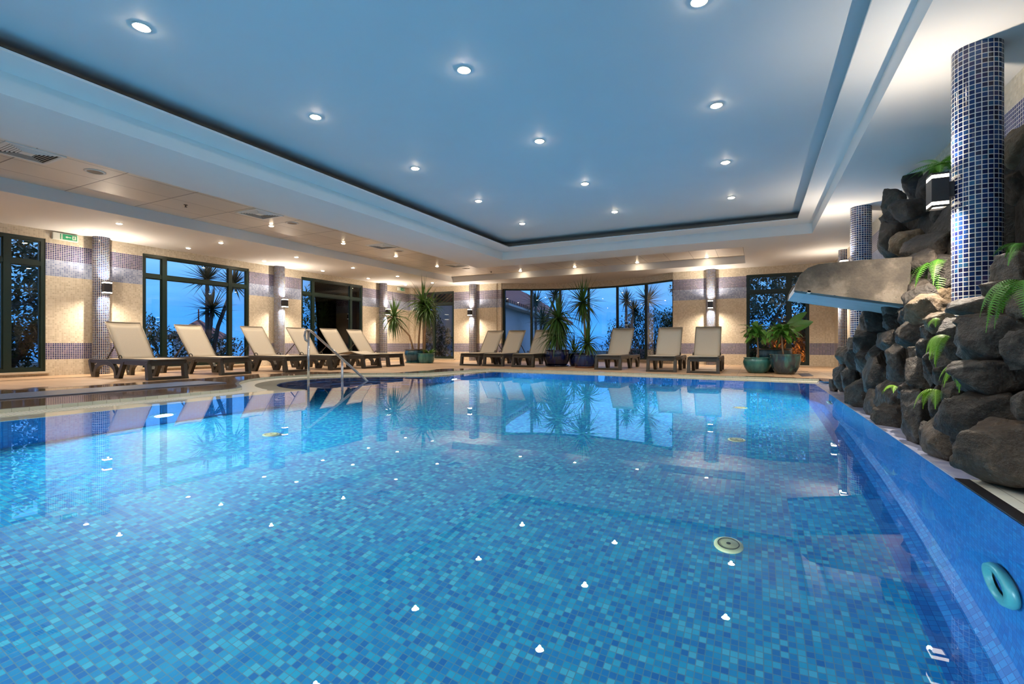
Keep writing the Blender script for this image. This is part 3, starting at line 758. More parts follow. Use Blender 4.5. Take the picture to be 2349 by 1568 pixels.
# mats and grates on the deck
mb=MB(); mb.box(-7.70,-7.02,-2.5,4.6,ZD,ZD+.014); tag(mb.build('floor_mat',M['mat'],bevel=.004),'long slate-blue mat lying along the left side of the pool','floor mat')
mb=MB(); mb.hexa([(.75,10.1,ZD),(.95,10.35,ZD),(.95,11.2,ZD),(.75,11.0,ZD),(.75,10.1,ZD+.006),(.95,10.35,ZD+.006),(.95,11.2,ZD+.006),(.75,11.0,ZD+.006)]); tag(mb.build('floor_grate',M['mats']),'dark floor grate on the tiles beside the teal pots','floor grate')
mb=MB(); mb.box(-10.62,-10.57,-5,13.6,ZD,ZD+.003); mb.box(-10.57,1.0,11.95,11.99,ZD,ZD+.003); struct(mb.build('trim_8',M['dark']))

# ---------------------------------------------------------------- plants
def crown(mb,p,n,L,w,rnd,lo=-60,hi=85,droop=(.5,1.4),az=None):
    for i in range(n):
        f=(i+.5)/n; el=math.radians(hi+(lo-hi)*f**.9+rnd.uniform(-8,8)); a=i*2.39996+rnd.uniform(-.3,.3)
        d=Vector((math.cos(el)*math.cos(a),math.cos(el)*math.sin(a),math.sin(el)))
        l=L*rnd.uniform(.75,1.08); dr=rnd.uniform(*droop)*(1 if el<1.0 else .35)
        mb.leaf(Vector(p)+d*.015,d,l,w*rnd.uniform(.8,1.15),dr,6)
def potprof(h,rb,rm,rt,lip=.02):
    return [(0,0),(rb,0),(rb+(rm-rb)*.35,h*.12),(rb+(rm-rb)*.8,h*.38),(rm,h*.68),(rt+(rm-rt)*.4,h*.88),(rt,h*.93),(rt+lip,h*.955),(rt+lip,h),(rt-.012,h),(rt-.015,h*.9),(0,h*.9)]
def pot(t,h,rb,rm,rt,mat,rim=None,soil='soil',lip=.02):
    mb=MB(); pr=potprof(h,rb,rm,rt,lip); mb.lathe(pr,40); t=mb.build('pot',M[mat],t,smooth=True)
    if rim:
        mb=MB(); mb.lathe([(rt+lip+.002,h*.95),(rt+lip+.004,h+.004),(rt-.012,h+.004)],40); mb.build('pot_rim',M[rim],t,smooth=True)
    mb=MB(); mb.lathe([(rt-.014,h*.9+.002),(rt*.5,h*.91+.012),(0,h*.91+.014)],28); mb.build('soil',M[soil],t,smooth=True)
def potted(name,label,x,y,h,rb,rm,rt,mat,rim=None,soil='soil',z=ZD,lip=.02):
    t=thing(name,label,'potted plant',(x,y,z),0,'potted plants on the deck'); pot(t,h,rb,rm,rt,mat,rim,soil,lip); return t
def saucer(x,y,r,mat,lab):
    mb=MB(); mb.lathe([(0,0),(r*.9,0),(r,.035),(r-.015,.035),(r*.88,.012),(0,.012)],36); o=mb.build('plant_saucer',M[mat],smooth=True); o.location=(x,y,ZD); tag(o,lab,'saucer')
rn=random.Random(3)
# left corner pair
saucer(-9.40,12.15,.30,'potteal','green glazed saucer under the blue pot in the far left corner')
t=potted('potted_yucca','yucca with two bent trunks in a petrol-blue pot, in the far left corner',-9.40,12.15,.40,.235,.315,.29,'potpetrol','potrim','pebble',z=ZD+.012)
mb=MB(); mb.tube([(-.04,-.02,.36),(-.09,-.05,.62),(-.15,-.07,.82),(-.32,-.11,1.0),(-.52,-.14,1.16),(-.66,-.16,1.34)],[.034,.03,.027,.024,.024,.026],10); mb.build('trunk',M['bark'],t)
mb=MB(); mb.tube([(.12,.03,.36),(.14,.03,.8),(.19,.04,1.3),(.26,.05,1.76)],[.033,.03,.028,.03],10); mb.build('trunk',M['bark'],t)
mb=MB(); crown(mb,(-.68,-.16,1.40),78,.78,.052,rn,-78,85,(.9,2.2)); mb.build('foliage',M['yucca'],t,norm=False)
mb=MB(); crown(mb,(.27,.05,1.82),95,.86,.055,rn,-78,85,(.9,2.2)); mb.build('foliage',M['yucca'],t,norm=False)
t=potted('potted_yucca','yucca with upright pale leaves in a sea-green pot by the narrow corner window',-8.93,12.10,.30,.205,.255,.245,'potteal')
mb=MB(); mb.tube([(-.06,0,.25),(-.05,0,.9),(.03,.02,1.55)],[.035,.03,.03],10); mb.build('trunk',M['bark'],t)
mb=MB(); mb.tube([(-.12,.03,.25),(-.13,.03,.9),(-.10,.03,1.3)],[.022,.02,.018],8); mb.build('trunk',M['bark'],t)
mb=MB(); crown(mb,(.04,.02,1.62),80,.74,.05,rn,-78,80,(.8,2.0)); mb.build('foliage',M['yucca'],t,norm=False)
mb=MB()
for k in range(26): 
    a=rn.uniform(0,2*PI); mb.leaf((.12+.05*math.cos(a),.0+.05*math.sin(a),.28),(math.cos(a)*.6,math.sin(a)*.6,rn.uniform(.5,1.2)),rn.uniform(.2,.34),.05,1.6,5)
mb.build('underplanting',M['broad'],t,norm=False)
# bow window group
saucer(-4.58,11.83,.30,'potnavy','dark blue saucer under the largest yucca pot')
t=potted('potted_yucca','bushy yucca in a near-black blue pot beside the three far loungers',-4.58,11.83,.42,.23,.325,.30,'potnavy',z=ZD+.012)
mb=MB(); mb.tube([(0,0,.36),(.0,0,.8),(.02,0,1.18)],[.05,.045,.045],10); mb.build('trunk',M['bark'],t)
mb=MB(); crown(mb,(.02,0,1.22),95,.88,.062,rn,-80,84,(.7,2.2)); crown(mb,(.0,0,.78),55,.75,.055,rn,-50,40,(1.0,2.2)); mb.build('foliage',M['yucca'],t,norm=False)
t=potted('potted_yucca','tall single-trunk yucca in a low navy pot, behind two others at the bow window',-4.18,12.30,.34,.19,.25,.24,'potnavy')
mb=MB(); mb.tube([(.23,0,.30),(.20,0,.8),(.17,0,1.2),(.14,0,1.62)],[.034,.03,.026,.026],10); mb.build('trunk',M['bark'],t)
mb=MB(); crown(mb,(.13,0,1.68),95,.76,.052,rn,-80,86,(.15,.7)); mb.build('foliage',M['yucca'],t,norm=False)
mb=MB(); crown(mb,(-.1,0,.35),30,.62,.035,rn,10,85,(.5,1.6)); mb.build('underplanting',M['yucca'],t,norm=False)
saucer(-3.74,11.55,.27,'terracotta','terracotta saucer under the low navy pot at the bow window')
t=potted('potted_yucca','low arching yucca in a navy pot on a terracotta saucer',-3.74,11.55,.30,.225,.285,.275,'potblue',z=ZD+.012)
mb=MB(); mb.tube([(.06,0,.25),(.05,0,.55)],[.03,.026],8); mb.build('trunk',M['bark'],t)
mb=MB(); crown(mb,(.05,0,.58),60,.62,.045,rn,-50,86,(.9,2.0)); mb.build('foliage',M['yucca'],t,norm=False)
# right group of pots
def tuft(mb,p,n,L,w,rnd,droop=(1.2,2.4),el=(0,70)):
    for i in range(n):
        a=i*2.39996+rnd.uniform(-.4,.4); e=math.radians(rnd.uniform(*el)); d=Vector((math.cos(e)*math.cos(a),math.cos(e)*math.sin(a),math.sin(e)))
        q=Vector(p)+Vector((rnd.uniform(-.1,.1),rnd.uniform(-.1,.1),rnd.uniform(-.1,.08)))
        mb.leaf(q,d,L*rnd.uniform(.7,1.1),w*rnd.uniform(.8,1.2),rnd.uniform(*droop),6,fold=.12,wp=lambda t:max(.05,math.sin(PI*min(1,t*.93+.06))**.8))
t=potted('potted_tree','small drooping tree in a round sea-green pot, left of the teal pots',.04,10.98,.31,.16,.262,.235,'potteal',lip=.022)
mb=MB(); mb.tube([(.02,0,.27),(.015,.01,.5),(.0,0,.78)],[.017,.014,.013],8); mb.build('trunk',M['bark'],t)
mb=MB(); tuft(mb,(0,0,.80),60,.36,.085,rn); mb.build('foliage',M['broad'],t,norm=False)
t=potted('potted_banana','plant with big paddle leaves in the dark teal pot behind the others',.36,11.62,.48,.22,.335,.315,'potpetrol','potrim')
mb=MB()
for a,e,L,w in((.2,58,.85,.20),(-.35,42,.80,.24),(2.6,35,.62,.22),(1.2,20,.6,.2),(3.6,50,.55,.2),(4.6,10,.6,.22),(5.6,15,.55,.22),(2.0,-5,.5,.2)):
    e=math.radians(e); d=Vector((math.cos(e)*math.cos(a),math.cos(e)*math.sin(a),math.sin(e)))
    mb.leaf(Vector((.12*math.cos(a),.12*math.sin(a),.72)),d,L*.85,w*.92,.7,8,side=(-.35,.25,.9) if e>.6 else None,fold=.12,wp=lambda t:max(.06,math.sin(PI*min(1,t**1.2*.95+.04))**.7))
mb.build('foliage',M['broad'],t,norm=False)
mb=MB()
for a in(.2,-.35,2.6,3.6): mb.tube([(.03*math.cos(a),.03*math.sin(a),.42),(.12*math.cos(a),.12*math.sin(a),.73)],.012,6)
mb.build('stem',M['broad'],t)
t=potted('potted_tree','small drooping tree in the streaked teal pot, nearest the rocks',.52,10.76,.385,.15,.262,.262,'potmix',lip=.008)
mb=MB(); mb.tube([(-.03,0,.34),(-.05,.0,.55),(-.06,0,.78)],[.018,.015,.013],8); mb.build('trunk',M['bark'],t)
mb=MB(); tuft(mb,(-.06,0,.80),60,.36,.085,rn); mb.build('foliage',M['broad'],t,norm=False)

# ---------------------------------------------------------------- rock wall
def rock_mesh(name,center,ax,size,seed,mat,parent):
    rr=random.Random(seed); bm=bmesh.new()
    pts=[]
    for k in range(13):
        z=1-2*(k+.5)/13; a=k*2.39996+rr.uniform(-.7,.7); q=math.sqrt(1-z*z); v=Vector((q*math.cos(a),q*math.sin(a),z))
        m=max(abs(v.x),abs(v.y),abs(v.z)); v=v*(1/m)**.7*rr.uniform(.84,1.12)
        pts.append(v)
    for p in pts: bm.verts.new(p)
    bmesh.ops.convex_hull(bm,input=bm.verts)
    bmesh.ops.delete(bm,geom=[v for v in bm.verts if not v.link_faces],context='VERTS')
    bmesh.ops.dissolve_limit(bm,angle_limit=.28,verts=bm.verts,edges=bm.edges)
    bmesh.ops.bevel(bm,geom=list(bm.edges),offset=.045,segments=1,affect='EDGES',clamp_overlap=True)
    bmesh.ops.triangulate(bm,faces=bm.faces)
    for _ in range(3):
        le=[e for e in bm.edges if e.calc_length()>.17]
        if not le: break
        bmesh.ops.subdivide_edges(bm,edges=le,cuts=1); bmesh.ops.triangulate(bm,faces=bm.faces)
    off=Vector((rr.uniform(-50,50),rr.uniform(-50,50),rr.uniform(-50,50)))
    for v in bm.verts:
        n=noise.fractal(v.co*1.3+off,1.0,2.1,3)*.07-abs(noise.noise(v.co*2.6+off))*.11+noise.noise(v.co*7+off)*.025
        v.co=v.co*(1.04+n)
    rt=rr.uniform(-.25,.25); cr,sr=math.cos(rt),math.sin(rt)
    for v in bm.verts:
        x=v.co.x*cr-v.co.z*sr; z=v.co.x*sr+v.co.z*cr
        v.co=ax[0]*(x*size[0]/2)+ax[1]*(v.co.y*size[1]/2)+ax[2]*(z*size[2]/2)
    bmesh.ops.recalc_face_normals(bm,faces=bm.faces)
    me=bpy.data.meshes.new(name); bm.to_mesh(me); bm.free(); me.materials.append(M[mat])
    for p in me.polygons: p.use_smooth=True
    o=bpy.data.objects.new(name,me); C.objects.link(o); o.location=center; o.parent=parent; return o
# stones as surveyed along the heap: bearing from the pool's near end (a), rise (b), apparent width, height, look, turn
KF,KX,KY,KH=1120.,1174.5,788.,.62; TH=math.atan(557.5/1120); KS,KC=math.sin(TH),math.cos(TH)
STONES=[(2114,406,70,85,'d'),(2052,465,42,58,'b'),(2136,432,48,82,'d'),(2092,481,78,48,'d'),(2115,504,68,48,'d'),(2163,492,44,48,'d'),(2053,502,48,48,'d'),(2046,552,54,80,'b'),(2086,559,66,56,'t'),(2120,542,32,48,'d'),(2159,535,48,34,'d'),(2157,566,50,46,'b'),(2107,594,44,44,'d'),(2157,597,48,44,'d'),
 (2325,621,80,92,'b'),(2308,660,84,50,'b'),(2234,703,90,44,'b'),(2283,706,64,50,'b'),(2343,696,44,64,'b'),(2239,738,64,36,'b'),(2292,778,150,112,'d'),(2194,786,74,104,'d'),(2104,769,72,58,'d'),(2156,737,62,46,'t'),(2126,713,78,70,'t'),(2126,657,66,62,'d'),(2068,698,80,98,'d'),(2093,728,40,50,'d'),(2018,730,62,62,'d'),(1990,742,34,64,'d'),(1998,789,68,60,'d'),(2053,781,76,60,'d'),(1966,792,32,36,'b'),(2167,686,38,52,'t'),(2109,813,36,38,'b'),(2076,819,72,60,'d'),(2024,822,60,56,'d'),(2134,802,52,52,'d'),(2178,830,62,62,'d'),
 (1946,817,42,44,'b'),(1966,824,42,52,'d'),(1993,828,46,54,'d'),(2019,862,60,100,'d'),(2070,848,58,90,'d'),(2112,860,52,84,'d'),(2143,843,38,74,'d'),(2165,862,46,60,'d'),(2277,866,150,86,'d'),(1930,864,36,52,'d'),(1950,868,40,66,'d'),(1979,904,64,70,'d'),(1914,884,20,28,'d'),(2054,909,72,78,'d'),(2087,899,42,44,'d'),(2048,955,74,54,'d'),(2100,944,50,96,'d'),(2121,965,70,110,'d'),(2163,924,52,88,'d'),(2191,914,52,74,'d'),(2180,1005,96,108,'b'),(2258,960,150,136,'d'),(2312,1038,170,140,'b'),(2347,928,46,64,'d'),(2008,925,44,64,'d'),(2134,1005,50,70,'d'),(2215,985,50,110,'d'),(2236,1035,60,70,'d'),(2225,868,50,70,'d'),(2240,800,50,60,'d'),(2340,800,60,90,'d'),(2085,650,50,60,'d'),(2035,690,50,60,'d'),(2058,740,50,50,'d'),(2083,778,44,50,'d'),(2136,760,44,44,'d'),(2132,622,60,80,'d'),(2112,692,62,72,'d'),(2150,640,50,80,'d'),(2100,640,40,60,'d'),(2070,610,44,50,'d'),(2030,640,60,60,'d')]
rw=thing('rock_wall','rugged wall of stacked dark volcanic stones at the right of the pool','rock wall',(1.35,5.4,0))
def ray(u,v):
    a=(u-KX)/KF; b=(KY-v)/KF; return Vector((-KS+a*KC,KC+a*KS,b))
ROOT=Vector((1.35,5.4,0))
def onrock(u,v,push=0):
    r=ray(u,v)
    x0,k=(.90,.25)
    if u<2182 and v<690 and u>2110: x0,k=(1.02,.30)
    if u>2182 and u<2260 and v>690 and v<770: x0,k=(.84,.22)
    t=(x0+push+k*KH)/(r.x-k*r.z)
    return Vector((0,0,KH))+r*t,t,r
for i,(u,v,w,h,lk) in enumerate(STONES):
    p,t,r=onrock(u,v)
    W_,H_=w*t/KF*1.14,h*t/KF*1.14
    D_=max(W_,H_)*.85
    f=r.normalized(); rt=f.cross(Vector((0,0,1))).normalized(); up=rt.cross(f)
    p=p+f*(D_*.28)
    rock_mesh('stone',p-ROOT,(rt,f,up),(W_,D_,H_),100+i,{'d':'rockd','b':'rockb','t':'rocklit'}[lk],rw)
for i,(u,v,w,h,lk,x) in enumerate([(2338,345,80,100,'t',1.72),(2335,430,76,66,'b',1.70),(2322,515,70,120,'d',1.72),(2318,600,60,90,'d',1.70)]):
    r=ray(u,v); t=x/r.x; p=Vector((0,0,KH))+r*t; f=r.normalized(); rt=f.cross(Vector((0,0,1))).normalized(); up=rt.cross(f)
    rock_mesh('stone',p-ROOT,(rt,f,up),(w*t/KF*1.15,.32,h*t/KF*1.15),300+i,{'d':'rockd','b':'rockb','t':'rocklit'}[lk],rw)
# stones of the heap beyond the picture's right edge
for i,(x,y,z,s) in enumerate([(1.22,2.55,.17,.5),(1.62,2.45,.25,.6),(1.42,2.95,.55,.5),(1.70,2.75,.75,.6),(1.62,3.15,1.0,.5),(1.72,3.55,1.15,.55),(1.68,3.3,1.5,.55),(1.72,3.85,1.65,.5),(1.73,3.45,1.95,.5),(1.75,3.95,2.1,.45),(1.74,2.9,1.3,.45)]):
    rock_mesh('stone',Vector((x,y,z))-ROOT,(Vector((1,0,0)),Vector((0,1,0)),Vector((0,0,1))),(s*.9,s*1.15,s*.85),400+i,'rockb' if i%2 else 'rockd',rw)
for i,(x,y,z,sx,sy,sz) in enumerate([(1.24,5.10,1.26,.24,.34,.26),(1.22,5.08,1.02,.26,.36,.30),(1.20,5.02,.84,.30,.34,.24),(1.30,5.3,1.45,.34,.5,.28),(1.36,5.0,1.16,.26,.3,.34)]):
    rock_mesh('stone',Vector((x,y,z))-ROOT,(Vector((1,0,0)),Vector((0,1,0)),Vector((0,0,1))),(sx,sy,sz),500+i,'rockd',rw)
# mortar core behind the stones
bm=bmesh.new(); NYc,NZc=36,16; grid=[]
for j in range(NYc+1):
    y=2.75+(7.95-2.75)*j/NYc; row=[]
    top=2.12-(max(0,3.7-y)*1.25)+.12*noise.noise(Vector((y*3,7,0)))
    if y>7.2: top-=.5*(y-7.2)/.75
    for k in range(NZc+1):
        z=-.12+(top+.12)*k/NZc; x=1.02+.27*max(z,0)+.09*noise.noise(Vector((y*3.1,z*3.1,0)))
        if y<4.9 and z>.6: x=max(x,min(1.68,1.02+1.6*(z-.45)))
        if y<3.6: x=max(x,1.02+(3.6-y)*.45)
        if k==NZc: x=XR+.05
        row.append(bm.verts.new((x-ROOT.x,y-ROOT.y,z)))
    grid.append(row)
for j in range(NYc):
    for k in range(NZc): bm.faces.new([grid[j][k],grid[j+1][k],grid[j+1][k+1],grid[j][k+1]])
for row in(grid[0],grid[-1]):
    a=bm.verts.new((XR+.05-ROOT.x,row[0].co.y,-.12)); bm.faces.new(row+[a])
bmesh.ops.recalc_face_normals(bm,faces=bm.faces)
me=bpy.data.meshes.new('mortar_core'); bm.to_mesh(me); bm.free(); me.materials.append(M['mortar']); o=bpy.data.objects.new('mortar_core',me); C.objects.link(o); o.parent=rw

# concrete water spout
t=thing('water_spout','rough concrete water spout jutting from the rock wall over the pool','water spout',(1.3,5.62,1.1))
ox,oy,oz=1.3,5.62,1.1
prof=[(.315,1.095),(.33,1.16),(.36,1.235),(.42,1.292),(.50,1.318),(.70,1.328),(1.15,1.332),(1.12,.94),(1.034,.955)]
for nm,ya,yb in(('side_wall',5.03,5.14),('side_wall',6.11,6.22)):
    mb=MB(); mb.prism([(x-ox,z-oz) for x,z in prof],'y',ya-oy,yb-oy); mb.build(nm,M['concrete'],t,bevel=.012)
mb=MB(); mb.prism([(x-ox,z-oz) for x,z in[(.322,1.088),(.335,1.155),(.60,1.14),(1.22,1.07),(1.22,.90),(1.034,.945)]],'y',5.14-oy,6.11-oy)
mb.box(.415-ox,.44-ox,5.03-oy,6.22-oy,1.068-oz,1.09-oz); mb.build('channel_floor',simple('smooth_grey_concrete',(.40,.40,.40),.55,0,.2,5),t)

# ferns in the crevices
def frond(mb,p,d,L,w,droop):
    p=Vector(p); d=Vector(d).normalized(); n=24; side=d.cross(Vector((0,0,1)))
    if side.length<.05: side=Vector((0,1,0))
    side.normalize(); q=p.copy()
    for i in range(n):
        t=i/n; q2=q+d*(L/n); wid=w*(.35+.65*math.sin(PI*min(1,t*.8+.2)))*(1-t**3)
        nn=side.cross(d).normalized()
        for s in(-1,1):
            mb.leaf(q,(side*s+d*.3-nn*.15),wid,L/n*.72,.3,2,side=d,fold=.12,wp=lambda a:max(.2,1-a*.8))
        mb.leaf(q,d,L/n*1.05,.005,0,1,side=side,fold=0,wp=lambda a:1)
        q=q2; d=(d+Vector((0,0,-droop/n))).normalized()
FERNS=[(2150,362,.27,26,'fern','lush green fern at the top of the rocks beside the tall column',.0),(2118,600,.34,8,'fern','green fern hanging from the rocks just right of the spout',1),(2163,600,.40,11,'fern','largest green fern hanging left of the tall column',1),
 (2172,770,.20,6,'fernb','lime green fern trailing down at the foot of the tall column',1),(2207,838,.17,7,'fernb','lime green fern tuft under the big boulder',1),(2053,886,.11,6,'fernb','tiny lime green fern low on the rocks',.4),(2148,893,.16,5,'fernb','small lime green fern above the lowest boulders',1),(2345,645,.26,8,'fern','green fern hanging at the right edge of the rocks',1),(2148,730,.08,4,'fernb','tiny lime green sprig on the lamplit tan stone',.6),(2345,560,.12,5,'fern','small fern high in the rocks right of the column',.5)]
for i,(u,v,L,n,mt,lab,hang) in enumerate(FERNS):
    p,tt,r=onrock(u,v,-.05); 
    if i==0: p=Vector((1.33,5.0,2.04)); 
    if i in(1,2): p=p-r.normalized()*.06
    if i in(3,8): p=p-r.normalized()*.10
    if i in(4,5,6,7,9): p=p-r.normalized()*.12
    rr=random.Random(50+i); mb=MB()
    for k in range(n):
        a=PI+rr.uniform(-1.35,1.35) if i else rr.uniform(0,2*PI)
        e=rr.uniform(-.3,.7)-hang*.3
        frond(mb,(0,0,0),(math.cos(a)*math.cos(e),math.sin(a)*math.cos(e),math.sin(e)+.15),L*rr.uniform(.7,1.1),(.016+L*.10),(1.2+2.0*hang) if i else 1.2)
    o=mb.build('fern',M[mt],norm=False); o.location=p; tag(o,lab,'fern','ferns growing in the rock wall')

# ---------------------------------------------------------------- garden outside
ZG=-.25
def flat(name,x0,x1,y0,y1,z,mat):
    mb=MB(); mb.box(x0,x1,y0,y1,z-.3,z); return struct(mb.build(name,M[mat]))
flat('ground_left',-30,XL-.21,-15,60,ZG,'earth'); flat('ground_back',XL-.2,25,16.3,60,ZG,'earth'); 
mb=MB(); mb.box(-400,400,61,900,-9,-8); mb.box(-900,-31,-300,61,-9,-8); struct(mb.build('sea',M['sea']))
def yucca_tree(label,x,y,zt,L,n,trunks,mat='yuccad'):
    t=thing('garden_yucca',label,'yucca',(x,y,ZG),0,'yuccas in the garden'); rr=random.Random(int(abs(x*100)))
    mb=MB()
    for (dx,dy,dz) in trunks: mb.tube([(dx*.1,dy*.1,0),(dx*.4,dy*.4,(zt-ZG+dz)*.5),(dx,dy,zt-ZG+dz)],[.075,.06,.055],10)
    mb.build('trunk',M['barkd'],t)
    mb=MB()
    for (dx,dy,dz) in trunks: crown(mb,(dx,dy,zt-ZG+dz),n,L,.055,rr,-38,85,(.0,.4))
    mb.build('foliage',M[mat],t,norm=False)
yucca_tree('spiky yucca tree outside the second window of the left wall',-16.2,9.95,2.75,.92,85,[(0,0,0),(.25,.75,-.1),(.1,.1,-1.0)])
yucca_tree('yucca tree seen at the left end of the bow window',-8.9,20.3,2.45,.85,75,[(0,0,0),(.7,.6,.35),(.2,.3,-.75)])
yucca_tree('low yucca behind the second pane of the bow window',-8.1,21.0,1.62,.66,65,[(0,0,0)])
yucca_tree('small yucca low in the first pane of the bow window',-8.9,21.5,1.0,.5,70,[(0,0,0)])
yucca_tree('slim yucca behind the fourth pane of the bow window',-5.2,22.0,2.55,.75,75,[(0,0,0),(.35,0,-.5)])
yucca_tree('yucca behind the fifth pane of the bow window',-4.05,21.0,2.45,.92,80,[(0,0,0)])
def bush(name,label,x,y,z,rx,ry,rz,n,L,mat,cat='bush',trunk=None,group='shrubs and trees in the garden'):
    t=thing(name,label,cat,(x,y,ZG),0,group); rr=random.Random(int(abs(x*77+y*31))); mb=MB(); n=int(n*2.2); L=L*.62
    for k in range(n):
        u=Vector((rr.gauss(0,1),rr.gauss(0,1),rr.gauss(0,1))).normalized()*rr.uniform(.35,1)**.5
        u=u*(1+.35*noise.noise(u*2.3+Vector((x,y,0))))
        p=Vector((u.x*rx,u.y*ry,z-ZG+u.z*rz))
        if p.z<0: continue
        d=Vector((rr.uniform(-1,1),rr.uniform(-1,1),rr.uniform(-.7,.9)))
        mb.leaf(p,d,L*rr.uniform(.6,1.3),L*.5,.6,2,fold=.1)
    mb.build('foliage',M[mat],t,norm=False)
    mb=MB()
    if trunk:
        for q in trunk: mb.tube(q,[.12-.09*k/(len(q)-1) for k in range(len(q))],8)
    else:
        for a in range(4): mb.tube([(0,0,0),(rx*.25*math.cos(a*1.6),ry*.25*math.sin(a*1.6),(z-ZG)*.6),(rx*.5*math.cos(a*1.6),ry*.5*math.sin(a*1.6),z-ZG+rz*.3)],[.05,.035,.015],6)
    mb.build('trunk',M['barkd'],t)
bush('garden_bush','dark rounded bush behind the right panes of the bow window',-4.3,23.5,.85,2.3,1.6,1.35,5200,.2,'bush')
bush('garden_bush','dense bush at the far right of the bow window',-2.0,22.0,1.0,1.7,1.6,1.45,5200,.2,'bush')
bush('garden_tree','overhanging tree at the right end of the bow window',-1.7,19.2,2.75,1.2,1.2,.85,1500,.22,'bush','tree',[[(.9,.4,0),(.6,.3,1.6),(.2,.1,2.6)]])
bush('garden_bush','low dark shrubs right outside the bow window',-2.9,17.6,.25,1.2,.5,.35,700,.16,'bush')
bush('garden_tree','dark tree filling the first window of the left wall',-14.6,4.4,1.5,1.5,1.5,1.5,3600,.26,'bush','tree',[[(0,0,0),(.1,.6,1.0),(.2,1.2,2.0)],[(0,0,0),(-.2,-.4,1.4)]])
bush('garden_tree','dark tree outside the third window of the left wall',-14.6,13.6,1.5,1.4,1.7,1.6,1300,.26,'bush','tree',[[(0,0,0),(.1,.3,1.0),(.2,.6,2.0)]])
bush('garden_bush','dark bushes low outside the second window of the left wall',-17.0,9.2,.35,1.4,2.6,.75,1800,.22,'bush')
bush('garden_bush','shrub silhouettes left of the yucca outside the second window',-21.0,9.6,1.0,1.5,1.8,.9,1200,.25,'bush')
bush('garden_bush','dark hedge outside the narrow corner window',-11.75,15.74,.55,1.3,.42,1.35,2600,.2,'bush')
bush('garden_tree','dark leafy tree outside the right-hand window',.6,18.2,1.6,2.0,1.4,1.75,5600,.24,'bush','tree',[[(-.4,0,0),(-.2,.1,1.2),(.2,0,2.2)],[(-.4,0,0),(.3,.2,1.5)]])
bush('garden_bush','dry twiggy bush glowing orange outside the right-hand window',1.12,16.45,.55,.75,.5,.95,1900,.22,'drytree')
spot('garden_floodlight',(.45,15.4,ZG+.25),1100,100,.6,(1,.42,.10),(.6,1.0,.62),.06)
mb=MB(); mb.hexa([(-4.6,19.0,ZG),(1.5,18.6,ZG),(1.5,18.8,ZG),(-4.6,19.2,ZG),(-4.6,19.0,.42),(1.5,18.6,.48),(1.5,18.8,.48),(-4.6,19.2,.42)])
tag(mb.build('garden_wall',M['pinkwall']),'low pinkish garden wall behind the right panes of the bow window','garden wall')
# house behind the bow window
b=thing('house','white house with a sloping clay tile roof behind the bow window','house',(-9.2,19.5,ZG))
def HB(s,o,z): # along the wall s, away o
    dx,dy=-.2188,.9757; return (-9.42+dx*s-dy*o+9.2, 18.8+dy*s+dx*o-19.5, z-ZG)
L0,L1,DP=-1.6,18.6,4.2
mb=MB(); mb.hexa([HB(L0,0,ZG),HB(L1,0,ZG),HB(L1,DP,ZG),HB(L0,DP,ZG),HB(L0,0,2.30),HB(L1,0,2.30),HB(L1,DP,2.30),HB(L0,DP,2.30)]); mb.build('house_wall',M['render'],b)
mb=MB(); e=.45
mb.hexa([HB(L0-e,-e,2.22),HB(L1+e,-e,2.22),HB(L1-2.6,DP/2,4.0),HB(L0-e,DP/2,4.0),HB(L0-e,-e,2.34),HB(L1+e,-e,2.34),HB(L1-2.6,DP/2,4.14),HB(L0-e,DP/2,4.14)])
mb.hexa([HB(L0-e,DP+e,2.22),HB(L1+e,DP+e,2.22),HB(L1-2.6,DP/2,4.0),HB(L0-e,DP/2,4.0),HB(L0-e,DP+e,2.34),HB(L1+e,DP+e,2.34),HB(L1-2.6,DP/2,4.14),HB(L0-e,DP/2,4.14)])
mb.face([HB(L1+e,-e,2.34),HB(L1+e,DP+e,2.34),HB(L1-2.6,DP/2,4.14)])
mb.build('roof',M['roof'],b)
mb=MB(); mb.hexa([HB(L0-e,-e+.02,2.12),HB(L1+e,-e+.02,2.12),HB(L1+e,0,2.12),HB(L0-e,0,2.12),HB(L0-e,-e+.02,2.22),HB(L1+e,-e+.02,2.22),HB(L1+e,0,2.22),HB(L0-e,0,2.22)]); mb.build('eaves',M['render'],b)
# pavilion with a pointed roof, far behind the second window
b=thing('garden_pavilion','far pavilion with a pointed red roof seen through the second window','pavilion',(-34.5,20.6,-1.2))
mb=MB(); mb.lathe([(1.5,0),(1.5,2.2)],8); mb.build('pavilion_wall',M['render'],b)
mb=MB(); mb.lathe([(2.3,2.15),(1.2,2.75),(.12,3.45),(0,3.5)],8); mb.tube([(0,0,3.45),(0,0,4.2)],.05,6); mb.build('roof',M['roof'],b)
mb=MB(); mb.box(-27,-23,3.0,7.6,ZG,.62); o=tag(mb.build('garden_wall',M['render']),'low pale garden building outside the left windows','garden wall')

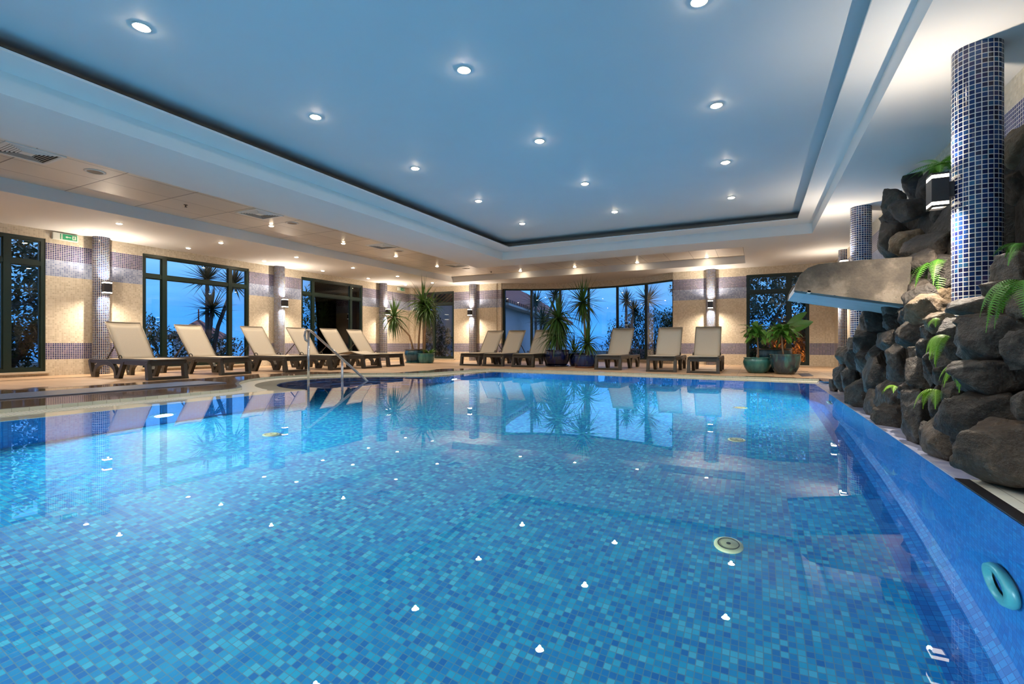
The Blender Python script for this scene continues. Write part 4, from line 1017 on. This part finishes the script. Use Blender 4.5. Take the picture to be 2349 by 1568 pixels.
# ---------------------------------------------------------------- sky
w=bpy.data.worlds.new('World'); sc.world=w; w.use_nodes=True; nt=w.node_tree; nt.nodes.clear()
def N(k): return nt.nodes.new(k)
tc=N('ShaderNodeTexCoord'); sp=N('ShaderNodeSeparateXYZ'); nt.links.new(tc.outputs['Generated'],sp.inputs[0])
cr=N('ShaderNodeValToRGB'); nt.links.new(sp.outputs[2],cr.inputs[0])
for e,(p,c) in zip(cr.color_ramp.elements,[(0.0,(.04,.22,.62)),(.5,(.20,.34,.70))]): e.position=p; e.color=(*c,1)
e=cr.color_ramp.elements.new(.05); e.color=(.05,.27,.72,1); e=cr.color_ramp.elements.new(.16); e.color=(.17,.42,.84,1)
mp=N('ShaderNodeMapping'); mp.inputs['Scale'].default_value=(1.4,1.4,9); nt.links.new(tc.outputs['Generated'],mp.inputs[0])
nz=N('ShaderNodeTexNoise'); nz.inputs['Scale'].default_value=2.2; nz.inputs['Detail'].default_value=5; nt.links.new(mp.outputs[0],nz.inputs['Vector'])
rp=N('ShaderNodeValToRGB'); nt.links.new(nz.outputs['Fac'],rp.inputs[0]); rp.color_ramp.elements[0].position=.35; rp.color_ramp.elements[0].color=(.72,.78,.85,1); rp.color_ramp.elements[1].position=.7; rp.color_ramp.elements[1].color=(1.15,1.1,1.05,1)
mx=N('ShaderNodeMix'); mx.data_type='RGBA'; mx.blend_type='MULTIPLY'; mx.inputs[0].default_value=1; nt.links.new(cr.outputs[0],mx.inputs[6]); nt.links.new(rp.outputs[0],mx.inputs[7])
bg=N('ShaderNodeBackground'); bg.inputs[1].default_value=1.5; nt.links.new(mx.outputs[2],bg.inputs[0]); ow=N('ShaderNodeOutputWorld'); nt.links.new(bg.outputs[0],ow.inputs[0])

# ---------------------------------------------------------------- camera and view
cam=bpy.data.cameras.new('Camera'); co=bpy.data.objects.new('Camera',cam); C.objects.link(co); sc.camera=co
cam.sensor_width=36; cam.lens=36*1120/2349; cam.shift_y=4/2349; cam.clip_start=.02; cam.clip_end=3000
co.location=(0,0,.62); co.rotation_euler=(PI/2,0,TH)
vs=sc.view_settings; vs.view_transform='Standard'; vs.look='None'; vs.exposure=0.40; vs.gamma=1; vs.use_curve_mapping=False
cy=sc.cycles
cy.max_bounces=9; cy.diffuse_bounces=4; cy.glossy_bounces=4; cy.transmission_bounces=5; cy.transparent_max_bounces=10
cy.caustics_reflective=False; cy.caustics_refractive=True; cy.sample_clamp_indirect=4; cy.use_denoising=True; cy.blur_glossy=.3
